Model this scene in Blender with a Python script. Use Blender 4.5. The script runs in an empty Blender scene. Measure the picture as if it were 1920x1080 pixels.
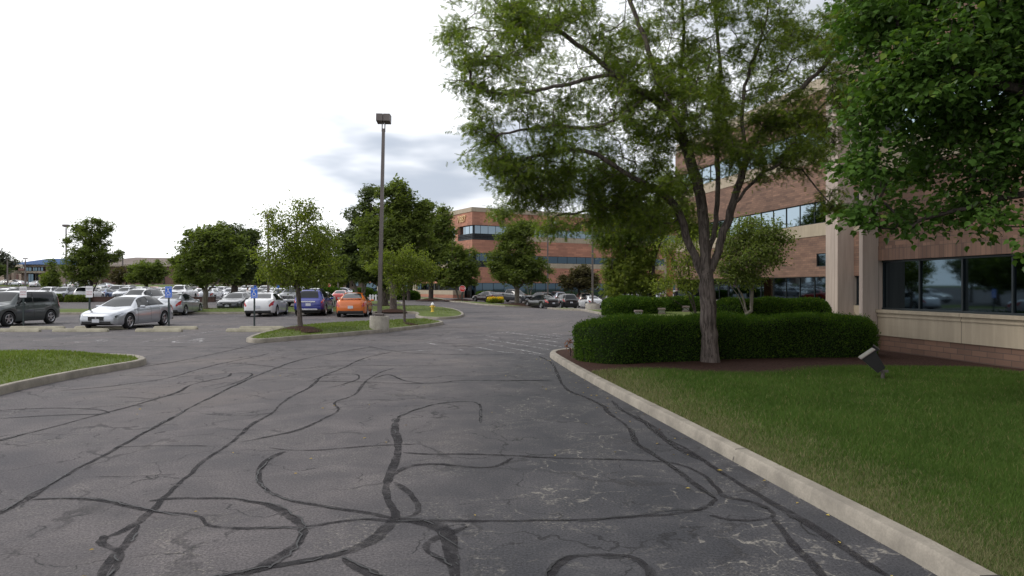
import bpy, bmesh, math, random
import numpy as np
from mathutils import Vector, Matrix
from mathutils.geometry import delaunay_2d_cdt, intersect_point_line

scene = bpy.context.scene
COL = scene.collection
R = math.radians
random.seed(7)
rng = np.random.default_rng(11)

# ------------------------------------------------------------------ camera
F = 1280.0; HZ = 538.0; CH = 1.8
cd = bpy.data.cameras.new("camera"); cam = bpy.data.objects.new("camera", cd)
COL.objects.link(cam); scene.camera = cam
cd.sensor_width = 36; cd.lens = 24; cd.clip_start = 0.1; cd.clip_end = 3000
cam.location = (0, 0, CH); cam.rotation_euler = (R(90 - 0.09), 0, 0)
scene.render.resolution_x = 1024; scene.render.resolution_y = 576

# ------------------------------------------------------------------ world, sun, exposure
SUN_EL, SUN_AZ = 48, 255          # azimuth clockwise from +Y (the viewing direction): to the left, veiled by cloud
world = bpy.data.worlds.new("World"); scene.world = world; world.use_nodes = True
wn = world.node_tree.nodes; wl = world.node_tree.links; wn.clear()
def WN(t, **k):
    n = wn.new(t)
    for a, b in k.items(): setattr(n, a, b)
    return n
sky = WN('ShaderNodeTexSky', sky_type='NISHITA', sun_disc=False)
sky.sun_elevation = R(SUN_EL); sky.sun_rotation = R(SUN_AZ); sky.dust_density = 3
tc = WN('ShaderNodeTexCoord')
def wmath(op, a, b=None, c=None, clamp=False):
    n = WN('ShaderNodeMath', operation=op, use_clamp=clamp)
    for i, v in enumerate((a, b, c)):
        if v is None: continue
        if isinstance(v, (int, float)): n.inputs[i].default_value = v
        else: wl.new(v, n.inputs[i])
    return n.outputs[0]
def wnoise(scale, sc, detail=5, rough=0.5):
    m = WN('ShaderNodeMapping'); m.inputs['Scale'].default_value = sc
    wl.new(tc.outputs['Generated'], m.inputs['Vector'])
    n = WN('ShaderNodeTexNoise'); n.inputs['Scale'].default_value = scale
    n.inputs['Detail'].default_value = detail; n.inputs['Roughness'].default_value = rough
    wl.new(m.outputs[0], n.inputs['Vector']); return n.outputs['Fac']
sep = WN('ShaderNodeSeparateXYZ'); wl.new(tc.outputs['Generated'], sep.inputs[0])
sx, sy, sz = sep.outputs
n1 = wnoise(3.0, (1, 1, 3.2)); n2 = wnoise(6.5, (1, 1, 3.6), 3, 0.45)
# a grey-blue cloud bank low over the far building, ragged by noise
ux = wmath('DIVIDE', wmath('ADD', sx, 0.03), 0.26)
uz = wmath('DIVIDE', wmath('SUBTRACT', sz, 0.175), 0.060)
d2 = wmath('ADD', wmath('MULTIPLY', ux, ux), wmath('MULTIPLY', uz, uz))
dd = wmath('ADD', wmath('SQRT', d2), wmath('MULTIPLY', wmath('SUBTRACT', n2, 0.5), 2.6))
front = wmath('GREATER_THAN', sy, 0.0)
bank = WN('ShaderNodeMapRange', interpolation_type='SMOOTHSTEP'); wl.new(dd, bank.inputs['Value'])
for k, v in ((1, 1.6), (2, 0.45), (3, 0.0), (4, 1.0)): bank.inputs[k].default_value = v
bankm = wmath('MULTIPLY', bank.outputs[0], front)
# general overcast mottling, stronger to the right and overhead
mot = WN('ShaderNodeMapRange', interpolation_type='SMOOTHSTEP'); wl.new(n1, mot.inputs['Value'])
for k, v in ((1, 0.40), (2, 0.66), (3, 0.0), (4, 1.0)): mot.inputs[k].default_value = v
rightm = WN('ShaderNodeMapRange', interpolation_type='SMOOTHSTEP'); wl.new(sx, rightm.inputs['Value'])
for k, v in ((1, -0.15), (2, 0.25), (3, 0.10), (4, 0.75)): rightm.inputs[k].default_value = v
motm = wmath('MULTIPLY', mot.outputs[0], rightm.outputs[0])
cl = wmath('MAXIMUM', bankm, motm, clamp=True)
mixc = WN('ShaderNodeMix', data_type='RGBA'); wl.new(cl, mixc.inputs[0])
mixc.inputs[6].default_value = (13.5, 13.6, 13.9, 1); mixc.inputs[7].default_value = (5.5, 6.1, 7.1, 1)
dim = WN('ShaderNodeMapRange', interpolation_type='SMOOTHSTEP'); wl.new(sx, dim.inputs['Value'])
for k, v in ((1, -0.6), (2, 0.7), (3, 1.12), (4, 0.74)): dim.inputs[k].default_value = v
back = WN('ShaderNodeMapRange', interpolation_type='SMOOTHSTEP'); wl.new(sy, back.inputs['Value'])
for k, v in ((1, -0.5), (2, 0.45), (3, 0.82), (4, 1.0)): back.inputs[k].default_value = v
dimm = wmath('MULTIPLY', dim.outputs[0], back.outputs[0])
mulc = WN('ShaderNodeVectorMath', operation='SCALE'); wl.new(mixc.outputs[2], mulc.inputs[0]); wl.new(dimm, mulc.inputs['Scale'])
mixs = WN('ShaderNodeMix', data_type='RGBA'); mixs.inputs[0].default_value = 0.93
wl.new(sky.outputs[0], mixs.inputs[6]); wl.new(mulc.outputs[0], mixs.inputs[7])
bg = WN('ShaderNodeBackground'); bg.inputs['Strength'].default_value = 0.10
wl.new(mixs.outputs[2], bg.inputs['Color'])
wo = WN('ShaderNodeOutputWorld'); wl.new(bg.outputs[0], wo.inputs[0])

sd = bpy.data.lights.new("sun", 'SUN'); sun = bpy.data.objects.new("sun", sd); COL.objects.link(sun)
sd.energy = 1.35; sd.angle = R(16); sd.color = (1.0, 0.95, 0.88)
sun.rotation_euler = (R(90 - SUN_EL), 0, R(-SUN_AZ + 180))
vs = scene.view_settings
scene.display_settings.display_device = 'sRGB'
vs.view_transform = 'Standard'; vs.look = 'None'; vs.gamma = 1.0; vs.exposure = 0.12; vs.use_curve_mapping = False

# ------------------------------------------------------------------ helpers
def S(t):
    t = np.clip(t, 0, 1); return t * t * (3 - 2 * t)
def gz(x, y):
    x = np.asarray(x, float); y = np.asarray(y, float)
    dip = -0.65 * S((y - 48) / 30) * S((x + 8) / 16) * (1 - S((y - 92) / 16))
    T = 1 - S((x + 25) / 14)
    up = T * (0.15 * S((y - 80) / 3) + 0.35 * S((y - 95) / 50) + 2.0 * S((y - 150) / 40))
    mid = (1 - T) * 0.9 * S((y - 150) / 60)
    return dip + up + mid
def G(px, py, off=0.0):
    """point of the ground that the view of the site gives at a photo pixel"""
    k = (py - HZ) / F; a = (px - 960) / F
    D = np.arange(2.5, 320, 0.1)
    f = CH - k * D - gz(a * D, D) - off
    idx = np.where(f <= 0)[0]
    i = idx[0] if len(idx) else len(D) - 1
    d = D[i] if i == 0 else D[i - 1] + 0.1 * f[i - 1] / max(1e-6, f[i - 1] - f[i])
    return (a * d, d)
def X(px, D): return (px - 960) / F * D
def Z(py, D): return CH - (py - HZ) / F * D
def PX(px, py, D): return Vector((X(px, D), D, Z(py, D)))

def tag(o, label=None, cat=None, group=None, kind=None):
    if label: o['label'] = label
    if cat: o['category'] = cat
    if group: o['group'] = group
    if kind: o['kind'] = kind
    return o
def empty(name, loc, rz=0.0):
    o = bpy.data.objects.new(name, None); COL.objects.link(o)
    o.location = loc; o.rotation_euler = (0, 0, rz); o.empty_display_size = 0.3
    return o
def link_mesh(name, me, mats, parent=None, M=None, smooth=False, sharp=None):
    if not isinstance(mats, (list, tuple)): mats = [mats]
    for m in mats: me.materials.append(m)
    if smooth:
        me.polygons.foreach_set('use_smooth', np.ones(len(me.polygons), bool))
        if sharp: me.set_sharp_from_angle(angle=R(sharp))
    o = bpy.data.objects.new(name, me); COL.objects.link(o)
    if parent: o.parent = parent
    if M is not None: o.matrix_basis = M
    return o
def np_mesh(name, V, loops, counts, midx=None):
    me = bpy.data.meshes.new(name)
    V = np.asarray(V, np.float32); loops = np.asarray(loops, np.int32); counts = np.asarray(counts, np.int32)
    me.vertices.add(len(V)); me.vertices.foreach_set('co', V.ravel())
    me.loops.add(len(loops)); me.loops.foreach_set('vertex_index', loops)
    me.polygons.add(len(counts))
    st = np.zeros(len(counts), np.int32); st[1:] = np.cumsum(counts)[:-1]
    me.polygons.foreach_set('loop_start', st)
    if midx is not None: me.polygons.foreach_set('material_index', np.asarray(midx, np.int32))
    me.update(calc_edges=True)
    return me

class MB:
    def __init__(s): s.v = []; s.f = []; s.m = []
    def add(s, vs_, fs, mi=0):
        b = len(s.v); s.v += [tuple(p) for p in vs_]
        for f in fs: s.f.append([i + b for i in f]); s.m.append(mi)
        return s
    def box(s, x0, x1, y0, y1, z0, z1, mi=0, M=None, bev=0.0):
        if bev > 0:
            b = bev; vs_ = []
            for z, k in ((z0, b), (z0 + b, 0), (z1 - b, 0), (z1, b)):
                vs_ += [(x0 + k + b * .3, y0 + k, z), (x1 - k - b * .3, y0 + k, z), (x1 - k, y0 + k + b * .3, z), (x1 - k, y1 - k - b * .3, z),
                        (x1 - k - b * .3, y1 - k, z), (x0 + k + b * .3, y1 - k, z), (x0 + k, y1 - k - b * .3, z), (x0 + k, y0 + k + b * .3, z)]
            fs = [list(range(8))[::-1], list(range(24, 32))]
            for r in range(3):
                for j in range(8):
                    a = r * 8 + j; c = r * 8 + (j + 1) % 8
                    fs.append([a, c, c + 8, a + 8])
        else:
            vs_ = [(x0, y0, z0), (x1, y0, z0), (x1, y1, z0), (x0, y1, z0), (x0, y0, z1), (x1, y0, z1), (x1, y1, z1), (x0, y1, z1)]
            fs = [[3, 2, 1, 0], [4, 5, 6, 7], [0, 1, 5, 4], [1, 2, 6, 5], [2, 3, 7, 6], [3, 0, 4, 7]]
        if M is not None: vs_ = [M @ Vector(p) for p in vs_]
        return s.add(vs_, fs, mi)
    def cyl(s, p0, p1, r0, r1=None, n=12, mi=0, caps=True):
        p0 = Vector(p0); p1 = Vector(p1); r1 = r0 if r1 is None else r1
        d = (p1 - p0).normalized(); a = d.orthogonal().normalized(); b = d.cross(a)
        vs_ = []
        for p, r in ((p0, r0), (p1, r1)):
            for i in range(n):
                t = 2 * math.pi * i / n; vs_.append(p + a * (r * math.cos(t)) + b * (r * math.sin(t)))
        fs = [[i, (i + 1) % n, n + (i + 1) % n, n + i] for i in range(n)]
        if caps: fs += [list(range(n))[::-1], list(range(n, 2 * n))]
        return s.add(vs_, fs, mi)
    def lathe(s, prof, n=16, M=None, mi=0):
        vs_ = []; k = len(prof)
        for i in range(n):
            t = 2 * math.pi * i / n
            for r, z in prof: vs_.append(Vector((r * math.cos(t), r * math.sin(t), z)))
        if M is not None: vs_ = [M @ p for p in vs_]
        fs = []
        for i in range(n):
            j = (i + 1) % n
            for q in range(k - 1): fs.append([i * k + q, j * k + q, j * k + q + 1, i * k + q + 1])
        return s.add(vs_, fs, mi)
    def prism(s, pts, z0, z1, mi=0, M=None):
        n = len(pts)
        vs_ = [Vector((p[0], p[1], z0)) for p in pts] + [Vector((p[0], p[1], z1)) for p in pts]
        if M is not None: vs_ = [M @ p for p in vs_]
        return s.add(vs_, [list(range(n))[::-1], list(range(n, 2 * n))] + [[i, (i + 1) % n, n + (i + 1) % n, n + i] for i in range(n)], mi)
    def mesh(s, name, uv=False):
        me = bpy.data.meshes.new(name); me.from_pydata(s.v, [], s.f); me.update()
        me.polygons.foreach_set('material_index', np.array(s.m, np.int32))
        if uv:
            L = me.uv_layers.new(name='UVMap')
            for p in me.polygons:
                n = p.normal; ax, ay, az = abs(n.x), abs(n.y), abs(n.z)
                for li in p.loop_indices:
                    c = me.vertices[me.loops[li].vertex_index].co
                    L.data[li].uv = (c.x, c.z) if ay >= ax and ay >= az else ((c.y, c.z) if ax >= az else (c.x, c.y))
        return me
    def build(s, name, mats, parent=None, M=None, smooth=False, uv=False, sharp=None):
        return link_mesh(name, s.mesh(name, uv), mats, parent, M, smooth, sharp)

_txt = {}
def text_mesh(body, size, extrude=0.0):
    """flat lettering as a mesh in the XZ plane, centred"""
    cu = bpy.data.curves.new('lettering', 'FONT'); cu.body = body; cu.size = size; cu.extrude = extrude
    cu.align_x = 'CENTER'; cu.align_y = 'CENTER'; cu.resolution_u = 3
    t = bpy.data.objects.new('lettering', cu); COL.objects.link(t)
    dg = bpy.context.evaluated_depsgraph_get()
    me = bpy.data.meshes.new_from_object(t.evaluated_get(dg))
    bpy.data.objects.remove(t); me.transform(Matrix.Rotation(R(90), 4, 'X'))
    return me
def copy_tree(o, parent=None):
    c = o.copy(); COL.objects.link(c)
    if parent: c.parent = parent
    for ch in kids.get(o.name, []):
        kids.setdefault(c.name, []).append(copy_tree(ch, c))
    return c
kids = {}

# ------------------------------------------------------------------ materials
def material(name):
    m = bpy.data.materials.new(name); m.use_nodes = True
    nt = m.node_tree; b = nt.nodes['Principled BSDF']
    return m, nt, b
def nnode(nt, t, ins=None, **k):
    n = nt.nodes.new(t)
    for a, v in k.items(): setattr(n, a, v)
    for a, v in (ins or {}).items():
        if isinstance(v, bpy.types.NodeSocket): nt.links.new(v, n.inputs[a])
        else: n.inputs[a].default_value = v
    return n
def c4(c): return (c[0], c[1], c[2], 1)
def noise(nt, vec, scale, detail=4, rough=0.55, dist=0.0):
    return nnode(nt, 'ShaderNodeTexNoise', {'Vector': vec, 'Scale': scale, 'Detail': detail, 'Roughness': rough, 'Distortion': dist}).outputs['Fac']
def ramp(nt, fac, a, b, lo=0.0, hi=1.0):
    n = nnode(nt, 'ShaderNodeMapRange', {'Value': fac, 1: a, 2: b, 3: lo, 4: hi}, interpolation_type='SMOOTHSTEP'); return n.outputs[0]
def mixc_(nt, fac, a, b, mode='MIX'):
    n = nnode(nt, 'ShaderNodeMix', data_type='RGBA', blend_type=mode)
    for i, v in ((0, fac), (6, a), (7, b)):
        if isinstance(v, bpy.types.NodeSocket): nt.links.new(v, n.inputs[i])
        else: n.inputs[i].default_value = v if i == 0 else c4(v)
    return n.outputs[2]
def mth(nt, op, a, b=0.0, clamp=False):
    n = nnode(nt, 'ShaderNodeMath', {0: a, 1: b}, operation=op, use_clamp=clamp); return n.outputs[0]
def bump(nt, b, h, strength, dist=0.01):
    n = nnode(nt, 'ShaderNodeBump', {'Height': h, 'Strength': strength, 'Distance': dist}); nt.links.new(n.outputs[0], b.inputs['Normal'])
def simple(name, col, rough=0.6, metal=0.0, spec=0.5, var=0.15, vs_=3.0, coat=0.0, bmp=0.0, bs=40, emit=None):
    m, nt, b = material(name)
    co = nnode(nt, 'ShaderNodeTexCoord').outputs['Object']
    n = noise(nt, co, vs_, 5, 0.6)
    c = mixc_(nt, ramp(nt, n, 0.3, 0.7), [k * (1 - var) for k in col], [min(1, k * (1 + var)) for k in col])
    nt.links.new(c, b.inputs['Base Color'])
    b.inputs['Roughness'].default_value = rough; b.inputs['Metallic'].default_value = metal
    b.inputs['Specular IOR Level'].default_value = spec; b.inputs['Coat Weight'].default_value = coat
    b.inputs['Coat Roughness'].default_value = 0.05
    if bmp: bump(nt, b, noise(nt, co, bs, 4), bmp)
    return m

def asphalt_mat():
    m, nt, b = material('asphalt')
    co = nnode(nt, 'ShaderNodeTexCoord').outputs['Object']
    sp = nnode(nt, 'ShaderNodeSeparateXYZ', {0: co}).outputs
    big = noise(nt, co, 0.22, 5, 0.6); mid = noise(nt, co, 1.3, 6, 0.65, 0.6); fine = noise(nt, co, 55, 3, 0.8)
    grain = nnode(nt, 'ShaderNodeTexVoronoi', {'Vector': co, 'Scale': 90}).outputs['Distance']
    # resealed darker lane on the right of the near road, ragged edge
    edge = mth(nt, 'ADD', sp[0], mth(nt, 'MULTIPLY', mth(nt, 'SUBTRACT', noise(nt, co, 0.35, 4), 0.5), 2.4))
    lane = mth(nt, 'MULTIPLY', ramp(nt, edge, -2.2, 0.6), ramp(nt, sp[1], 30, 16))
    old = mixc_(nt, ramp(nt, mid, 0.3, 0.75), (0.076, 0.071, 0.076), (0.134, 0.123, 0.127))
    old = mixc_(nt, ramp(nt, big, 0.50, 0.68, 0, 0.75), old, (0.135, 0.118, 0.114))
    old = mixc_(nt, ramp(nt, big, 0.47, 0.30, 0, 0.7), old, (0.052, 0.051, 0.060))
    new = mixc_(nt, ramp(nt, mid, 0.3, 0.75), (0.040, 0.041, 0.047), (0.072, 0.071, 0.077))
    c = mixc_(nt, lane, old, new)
    # pale worn aggregate and web of hairline cracks
    w = noise(nt, co, 0.7, 5, 0.65, 1.5)
    vw = nnode(nt, 'ShaderNodeVectorMath', {0: co, 1: nnode(nt, 'ShaderNodeVectorMath', {0: nnode(nt, 'ShaderNodeTexNoise', {'Vector': co, 'Scale': 2.5, 'Detail': 4}).outputs['Color'], 'Scale': 0.7}, operation='SCALE').outputs[0]}, operation='ADD').outputs[0]
    ve = nnode(nt, 'ShaderNodeTexVoronoi', {'Vector': vw, 'Scale': 1.9}, feature='DISTANCE_TO_EDGE').outputs['Distance']
    crack = mth(nt, 'MULTIPLY', ramp(nt, ve, 0.030, 0.004), ramp(nt, w, 0.44, 0.58))
    crack = mth(nt, 'MULTIPLY', crack, ramp(nt, noise(nt, co, 9, 4, 0.8), 0.42, 0.62))
    crack = mth(nt, 'MULTIPLY', crack, ramp(nt, sp[0], -1.2, 0.4))
    c = mixc_(nt, mth(nt, 'MULTIPLY', crack, 0.85), c, (0.24, 0.225, 0.20))
    ve2 = nnode(nt, 'ShaderNodeTexVoronoi', {'Vector': vw, 'Scale': 0.8}, feature='DISTANCE_TO_EDGE').outputs['Distance']
    c = mixc_(nt, mth(nt, 'MULTIPLY', ramp(nt, ve2, 0.012, 0.003), ramp(nt, w, 0.42, 0.55, 0.8, 0.0)), c, (0.02, 0.02, 0.022))
    ve3 = nnode(nt, 'ShaderNodeTexVoronoi', {'Vector': vw, 'Scale': 0.42}, feature='DISTANCE_TO_EDGE').outputs['Distance']
    c = mixc_(nt, mth(nt, 'MULTIPLY', ramp(nt, ve3, 0.018, 0.008, 0, 0.6), ramp(nt, noise(nt, co, 0.9, 4), 0.42, 0.58)), c, (0.030, 0.029, 0.031))
    worn = mth(nt, 'MULTIPLY', ramp(nt, noise(nt, co, 0.8, 7, 0.8, 1.2), 0.48, 0.66), ramp(nt, noise(nt, co, 28, 4, 0.85), 0.50, 0.62))
    c = mixc_(nt, mth(nt, 'MULTIPLY', worn, 0.8), c, (0.22, 0.205, 0.185))
    c = mixc_(nt, 1.0, c, mixc_(nt, ramp(nt, fine, 0.25, 0.75), (0.48, 0.48, 0.48), (1.55, 1.53, 1.50)), 'MULTIPLY')
    c = mixc_(nt, ramp(nt, grain, 0.10, 0.02, 0, 0.5), c, (0.16, 0.15, 0.14))
    nt.links.new(c, b.inputs['Base Color'])
    nt.links.new(ramp(nt, mid, 0.3, 0.7, 0.75, 0.92), b.inputs['Roughness'])
    b.inputs['Specular IOR Level'].default_value = 0.22
    bump(nt, b, fine, 0.5, 0.006)
    return m
def tar_mat():
    m, nt, b = material('tar_sealant')
    co = nnode(nt, 'ShaderNodeTexCoord').outputs['Object']
    c = mixc_(nt, ramp(nt, noise(nt, co, 8, 5), 0.3, 0.7), (0.022, 0.021, 0.024), (0.042, 0.040, 0.042))
    nt.links.new(c, b.inputs['Base Color']); b.inputs['Roughness'].default_value = 0.85; b.inputs['Specular IOR Level'].default_value = 0.12
    a = ramp(nt, noise(nt, co, 3.5, 8, 0.85), 0.36, 0.60, 0.12, 0.88); nt.links.new(a, b.inputs['Alpha'])
    return m
def paint_mat(name='road_paint', lo=0.42, hi=0.62, col=(0.50, 0.49, 0.49)):
    m, nt, b = material(name)
    co = nnode(nt, 'ShaderNodeTexCoord').outputs['Object']
    b.inputs['Base Color'].default_value = c4(col); b.inputs['Roughness'].default_value = 0.7
    a = ramp(nt, noise(nt, co, 4.5, 8, 0.85), lo, hi)
    nt.links.new(a, b.inputs['Alpha'])
    return m
def concrete_mat(name='kerb_concrete', col=(0.30, 0.27, 0.225)):
    m, nt, b = material(name)
    co = nnode(nt, 'ShaderNodeTexCoord').outputs['Object']
    n = noise(nt, co, 2.2, 7, 0.7); f = noise(nt, co, 60, 3, 0.7)
    c = mixc_(nt, ramp(nt, n, 0.3, 0.72), [k * 0.62 for k in col], [k * 1.12 for k in col])
    c = mixc_(nt, ramp(nt, f, 0.35, 0.7, 0.0, 0.35), c, [k * 0.5 for k in col])
    nt.links.new(c, b.inputs['Base Color']); b.inputs['Roughness'].default_value = 0.85
    bump(nt, b, f, 0.35, 0.004)
    return m
def brick_mat(name, c1, c2, mortar, w=0.40, h=0.13, off=0.5):
    m, nt, b = material(name)
    uv = nnode(nt, 'ShaderNodeUVMap').outputs[0]
    bt = nnode(nt, 'ShaderNodeTexBrick', {'Vector': uv, 'Color1': c4(c1), 'Color2': c4(c2), 'Mortar': c4(mortar), 'Scale': 1.0,
               'Mortar Size': 0.010, 'Mortar Smooth': 0.2, 'Bias': 0.0, 'Brick Width': w, 'Row Height': h}, offset=off)
    bt2 = nnode(nt, 'ShaderNodeTexBrick', {'Vector': uv, 'Color1': (0.72, 0.72, 0.74, 1), 'Color2': (1.25, 1.2, 1.15, 1), 'Mortar': (1, 1, 1, 1), 'Scale': 1.0,
               'Mortar Size': 0.0, 'Bias': 0.1, 'Brick Width': w * 2, 'Row Height': h}, offset=0.25)
    c = mixc_(nt, 0.8, bt.outputs[0], bt2.outputs[0], 'MULTIPLY')
    n = noise(nt, uv, 0.5, 6, 0.7); n3 = noise(nt, nnode(nt, 'ShaderNodeMapping', {'Vector': uv, 'Scale': (0.5, 2.5, 1)}).outputs[0], 1.0, 5, 0.7)
    c = mixc_(nt, ramp(nt, n, 0.35, 0.65, 0.0, 0.45), c, mixc_(nt, 1.0, c, (0.72, 0.74, 0.78), 'MULTIPLY'))
    c = mixc_(nt, ramp(nt, n3, 0.55, 0.75, 0.0, 0.4), c, mixc_(nt, 1.0, c, (0.60, 0.58, 0.60), 'MULTIPLY'))
    nt.links.new(c, b.inputs['Base Color']); b.inputs['Roughness'].default_value = 0.85
    b.inputs['Specular IOR Level'].default_value = 0.25
    bump(nt, b, bt.outputs['Fac'], -0.4, 0.008)
    return m
def precast_mat(name, col):
    m, nt, b = material(name)
    uv = nnode(nt, 'ShaderNodeUVMap').outputs[0]
    st = noise(nt, nnode(nt, 'ShaderNodeMapping', {'Vector': uv, 'Scale': (2.2, 0.15, 1)}).outputs[0], 2.0, 6, 0.7)
    n = noise(nt, uv, 0.7, 5, 0.6)
    c = mixc_(nt, ramp(nt, st, 0.35, 0.7), [k * 0.84 for k in col], [k * 1.06 for k in col])
    c = mixc_(nt, ramp(nt, n, 0.45, 0.7, 0, 0.3), c, [k * 0.78 for k in col])
    fr = nnode(nt, 'ShaderNodeSeparateXYZ', {0: uv}).outputs[0]
    j = mth(nt, 'FRACT', mth(nt, 'MULTIPLY', fr, 1 / 2.74)); j = mth(nt, 'LESS_THAN', j, 0.006)
    c = mixc_(nt, j, c, [k * 0.35 for k in col])
    nt.links.new(c, b.inputs['Base Color']); b.inputs['Roughness'].default_value = 0.8
    bump(nt, b, noise(nt, uv, 60, 3), 0.15, 0.004)
    return m
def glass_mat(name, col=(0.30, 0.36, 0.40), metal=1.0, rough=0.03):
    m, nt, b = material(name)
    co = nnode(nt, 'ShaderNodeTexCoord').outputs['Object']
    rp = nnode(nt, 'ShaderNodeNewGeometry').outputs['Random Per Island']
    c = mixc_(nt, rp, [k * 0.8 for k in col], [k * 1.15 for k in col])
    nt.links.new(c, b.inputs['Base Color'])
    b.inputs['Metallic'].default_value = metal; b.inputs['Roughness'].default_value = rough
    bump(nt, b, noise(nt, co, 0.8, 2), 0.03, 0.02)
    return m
def leaf_mat(name, c1, c2, c3=None, trans=0.35, gloss=0.12):
    m = bpy.data.materials.new(name); m.use_nodes = True; nt = m.node_tree; nt.nodes.clear()
    rp = nnode(nt, 'ShaderNodeNewGeometry').outputs['Random Per Island']
    co = nnode(nt, 'ShaderNodeTexCoord').outputs['Object']
    cl_ = noise(nt, co, 0.9, 3, 0.6)
    f = mth(nt, 'ADD', mth(nt, 'MULTIPLY', rp, 0.55), mth(nt, 'MULTIPLY', ramp(nt, cl_, 0.3, 0.7), 0.45))
    c = mixc_(nt, f, c1, c2)
    if c3: c = mixc_(nt, mth(nt, 'GREATER_THAN', rp, 0.95), c, c3)
    d = nnode(nt, 'ShaderNodeBsdfDiffuse', {'Color': c})
    tcol = mixc_(nt, 1.0, c, (1.7, 1.8, 0.7), 'MULTIPLY')
    t = nnode(nt, 'ShaderNodeBsdfTranslucent', {'Color': tcol})
    mx = nnode(nt, 'ShaderNodeMixShader', {0: trans, 1: d.outputs[0], 2: t.outputs[0]})
    gl = nnode(nt, 'ShaderNodeBsdfGlossy', {'Color': (1, 1, 1, 1), 'Roughness': 0.5})
    fr = nnode(nt, 'ShaderNodeFresnel', {'IOR': 1.35})
    mx2 = nnode(nt, 'ShaderNodeMixShader', {0: mth(nt, 'MULTIPLY', fr.outputs[0], gloss), 1: mx.outputs[0], 2: gl.outputs[0]})
    nt.links.new(mx2.outputs[0], nnode(nt, 'ShaderNodeOutputMaterial').inputs[0])
    return m
def bark_mat(name, c1, c2):
    m, nt, b = material(name)
    co = nnode(nt, 'ShaderNodeTexCoord').outputs['Object']
    st = noise(nt, nnode(nt, 'ShaderNodeMapping', {'Vector': co, 'Scale': (1, 1, 0.16)}).outputs[0], 16, 7, 0.7, 0.8)
    n = noise(nt, co, 2.2, 5, 0.6)
    c = mixc_(nt, ramp(nt, st, 0.36, 0.62), c1, c2)
    c = mixc_(nt, ramp(nt, n, 0.5, 0.75, 0, 0.4), c, [k * 0.6 for k in c2])
    nt.links.new(c, b.inputs['Base Color']); b.inputs['Roughness'].default_value = 0.95
    b.inputs['Specular IOR Level'].default_value = 0.15
    bump(nt, b, st, 0.9, 0.03)
    return m
def grass_mat(name, c1, c2, dry, dryband=False):
    m, nt, b = material(name)
    co = nnode(nt, 'ShaderNodeTexCoord').outputs['Object']
    a = noise(nt, co, 0.5, 5, 0.6); f = noise(nt, co, 35, 4, 0.8)
    c = mixc_(nt, ramp(nt, f, 0.3, 0.7), c1, c2)
    dr = ramp(nt, noise(nt, co, 1.4, 6, 0.75), 0.52, 0.75, 0, 0.6)
    if dryband:
        sp = nnode(nt, 'ShaderNodeSeparateXYZ', {0: co}).outputs
        # bleached grass in the first metre or so behind the kerb
        kx = mth(nt, 'SUBTRACT', sp[0], mth(nt, 'SUBTRACT', 2.95, mth(nt, 'MULTIPLY', sp[1], 0.10)))
        kx = mth(nt, 'ADD', kx, mth(nt, 'MULTIPLY', noise(nt, co, 2.5, 5, 0.7), -1.4))
        dr = mth(nt, 'MAXIMUM', dr, ramp(nt, kx, 1.0, -0.6, 0, 0.75))
    c = mixc_(nt, dr, c, dry)
    c = mixc_(nt, ramp(nt, a, 0.4, 0.65, 0, 0.45), c, [k * 0.6 for k in c1])
    nt.links.new(c, b.inputs['Base Color']); b.inputs['Roughness'].default_value = 0.9
    b.inputs['Specular IOR Level'].default_value = 0.1
    bump(nt, b, f, 0.8, 0.03)
    return m

M = {}
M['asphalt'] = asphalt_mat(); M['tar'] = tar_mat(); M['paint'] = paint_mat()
M['paint2'] = paint_mat('road_paint_worn', 0.46, 0.66, (0.42, 0.41, 0.41))
M['kerb'] = concrete_mat(); M['stop'] = concrete_mat('wheel_stop_concrete', (0.42, 0.39, 0.30)); M['base'] = concrete_mat('lamp_base_concrete', (0.40, 0.37, 0.32))
M['brick'] = brick_mat('brown_brick', (0.235, 0.143, 0.105), (0.175, 0.108, 0.082), (0.125, 0.090, 0.075))
M['brickC'] = brick_mat('red_brick', (0.43, 0.215, 0.150), (0.36, 0.178, 0.125), (0.27, 0.155, 0.12), 0.9, 0.30)
M['soldier'] = brick_mat('soldier_brick', (0.225, 0.140, 0.105), (0.17, 0.105, 0.082), (0.13, 0.092, 0.075), 0.13, 0.40, 0.0)
M['beige'] = precast_mat('beige_precast', (0.40, 0.335, 0.25)); M['fin'] = precast_mat('pale_precast', (0.42, 0.345, 0.30))
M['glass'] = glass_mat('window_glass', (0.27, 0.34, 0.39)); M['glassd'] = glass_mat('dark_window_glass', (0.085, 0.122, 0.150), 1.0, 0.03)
M['mullion'] = simple('dark_metal', (0.018, 0.026, 0.030), 0.45, 0.3, var=0.1)
M['dark'] = simple('black_trim', (0.012, 0.012, 0.013), 0.55, var=0.1)
M['bronze'] = simple('bronze_paint', (0.120, 0.102, 0.096), 0.5, 0.1, var=0.12)
M['greenpost'] = simple('dark_green_post', (0.035, 0.05, 0.05), 0.5, 0.3)
M['white'] = simple('white_sign', (0.72, 0.72, 0.74), 0.5, var=0.05)
M['blue'] = simple('blue_sign', (0.012, 0.13, 0.62), 0.45, var=0.06)
M['red'] = simple('red_sign', (0.55, 0.025, 0.022), 0.45, var=0.06)
M['redtext'] = simple('red_letters', (0.42, 0.08, 0.09), 0.5)
M['greytext'] = simple('grey_letters', (0.13, 0.13, 0.15), 0.5)
M['gold'] = simple('gold_letters', (0.62, 0.42, 0.20), 0.4, 0.2)
M['yellow'] = simple('hydrant_yellow', (0.72, 0.50, 0.08), 0.5, var=0.12)
M['mulch'] = simple('mulch', (0.048, 0.026, 0.020), 0.95, spec=0.1, var=0.5, vs_=22, bmp=1.0, bs=50)
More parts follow.
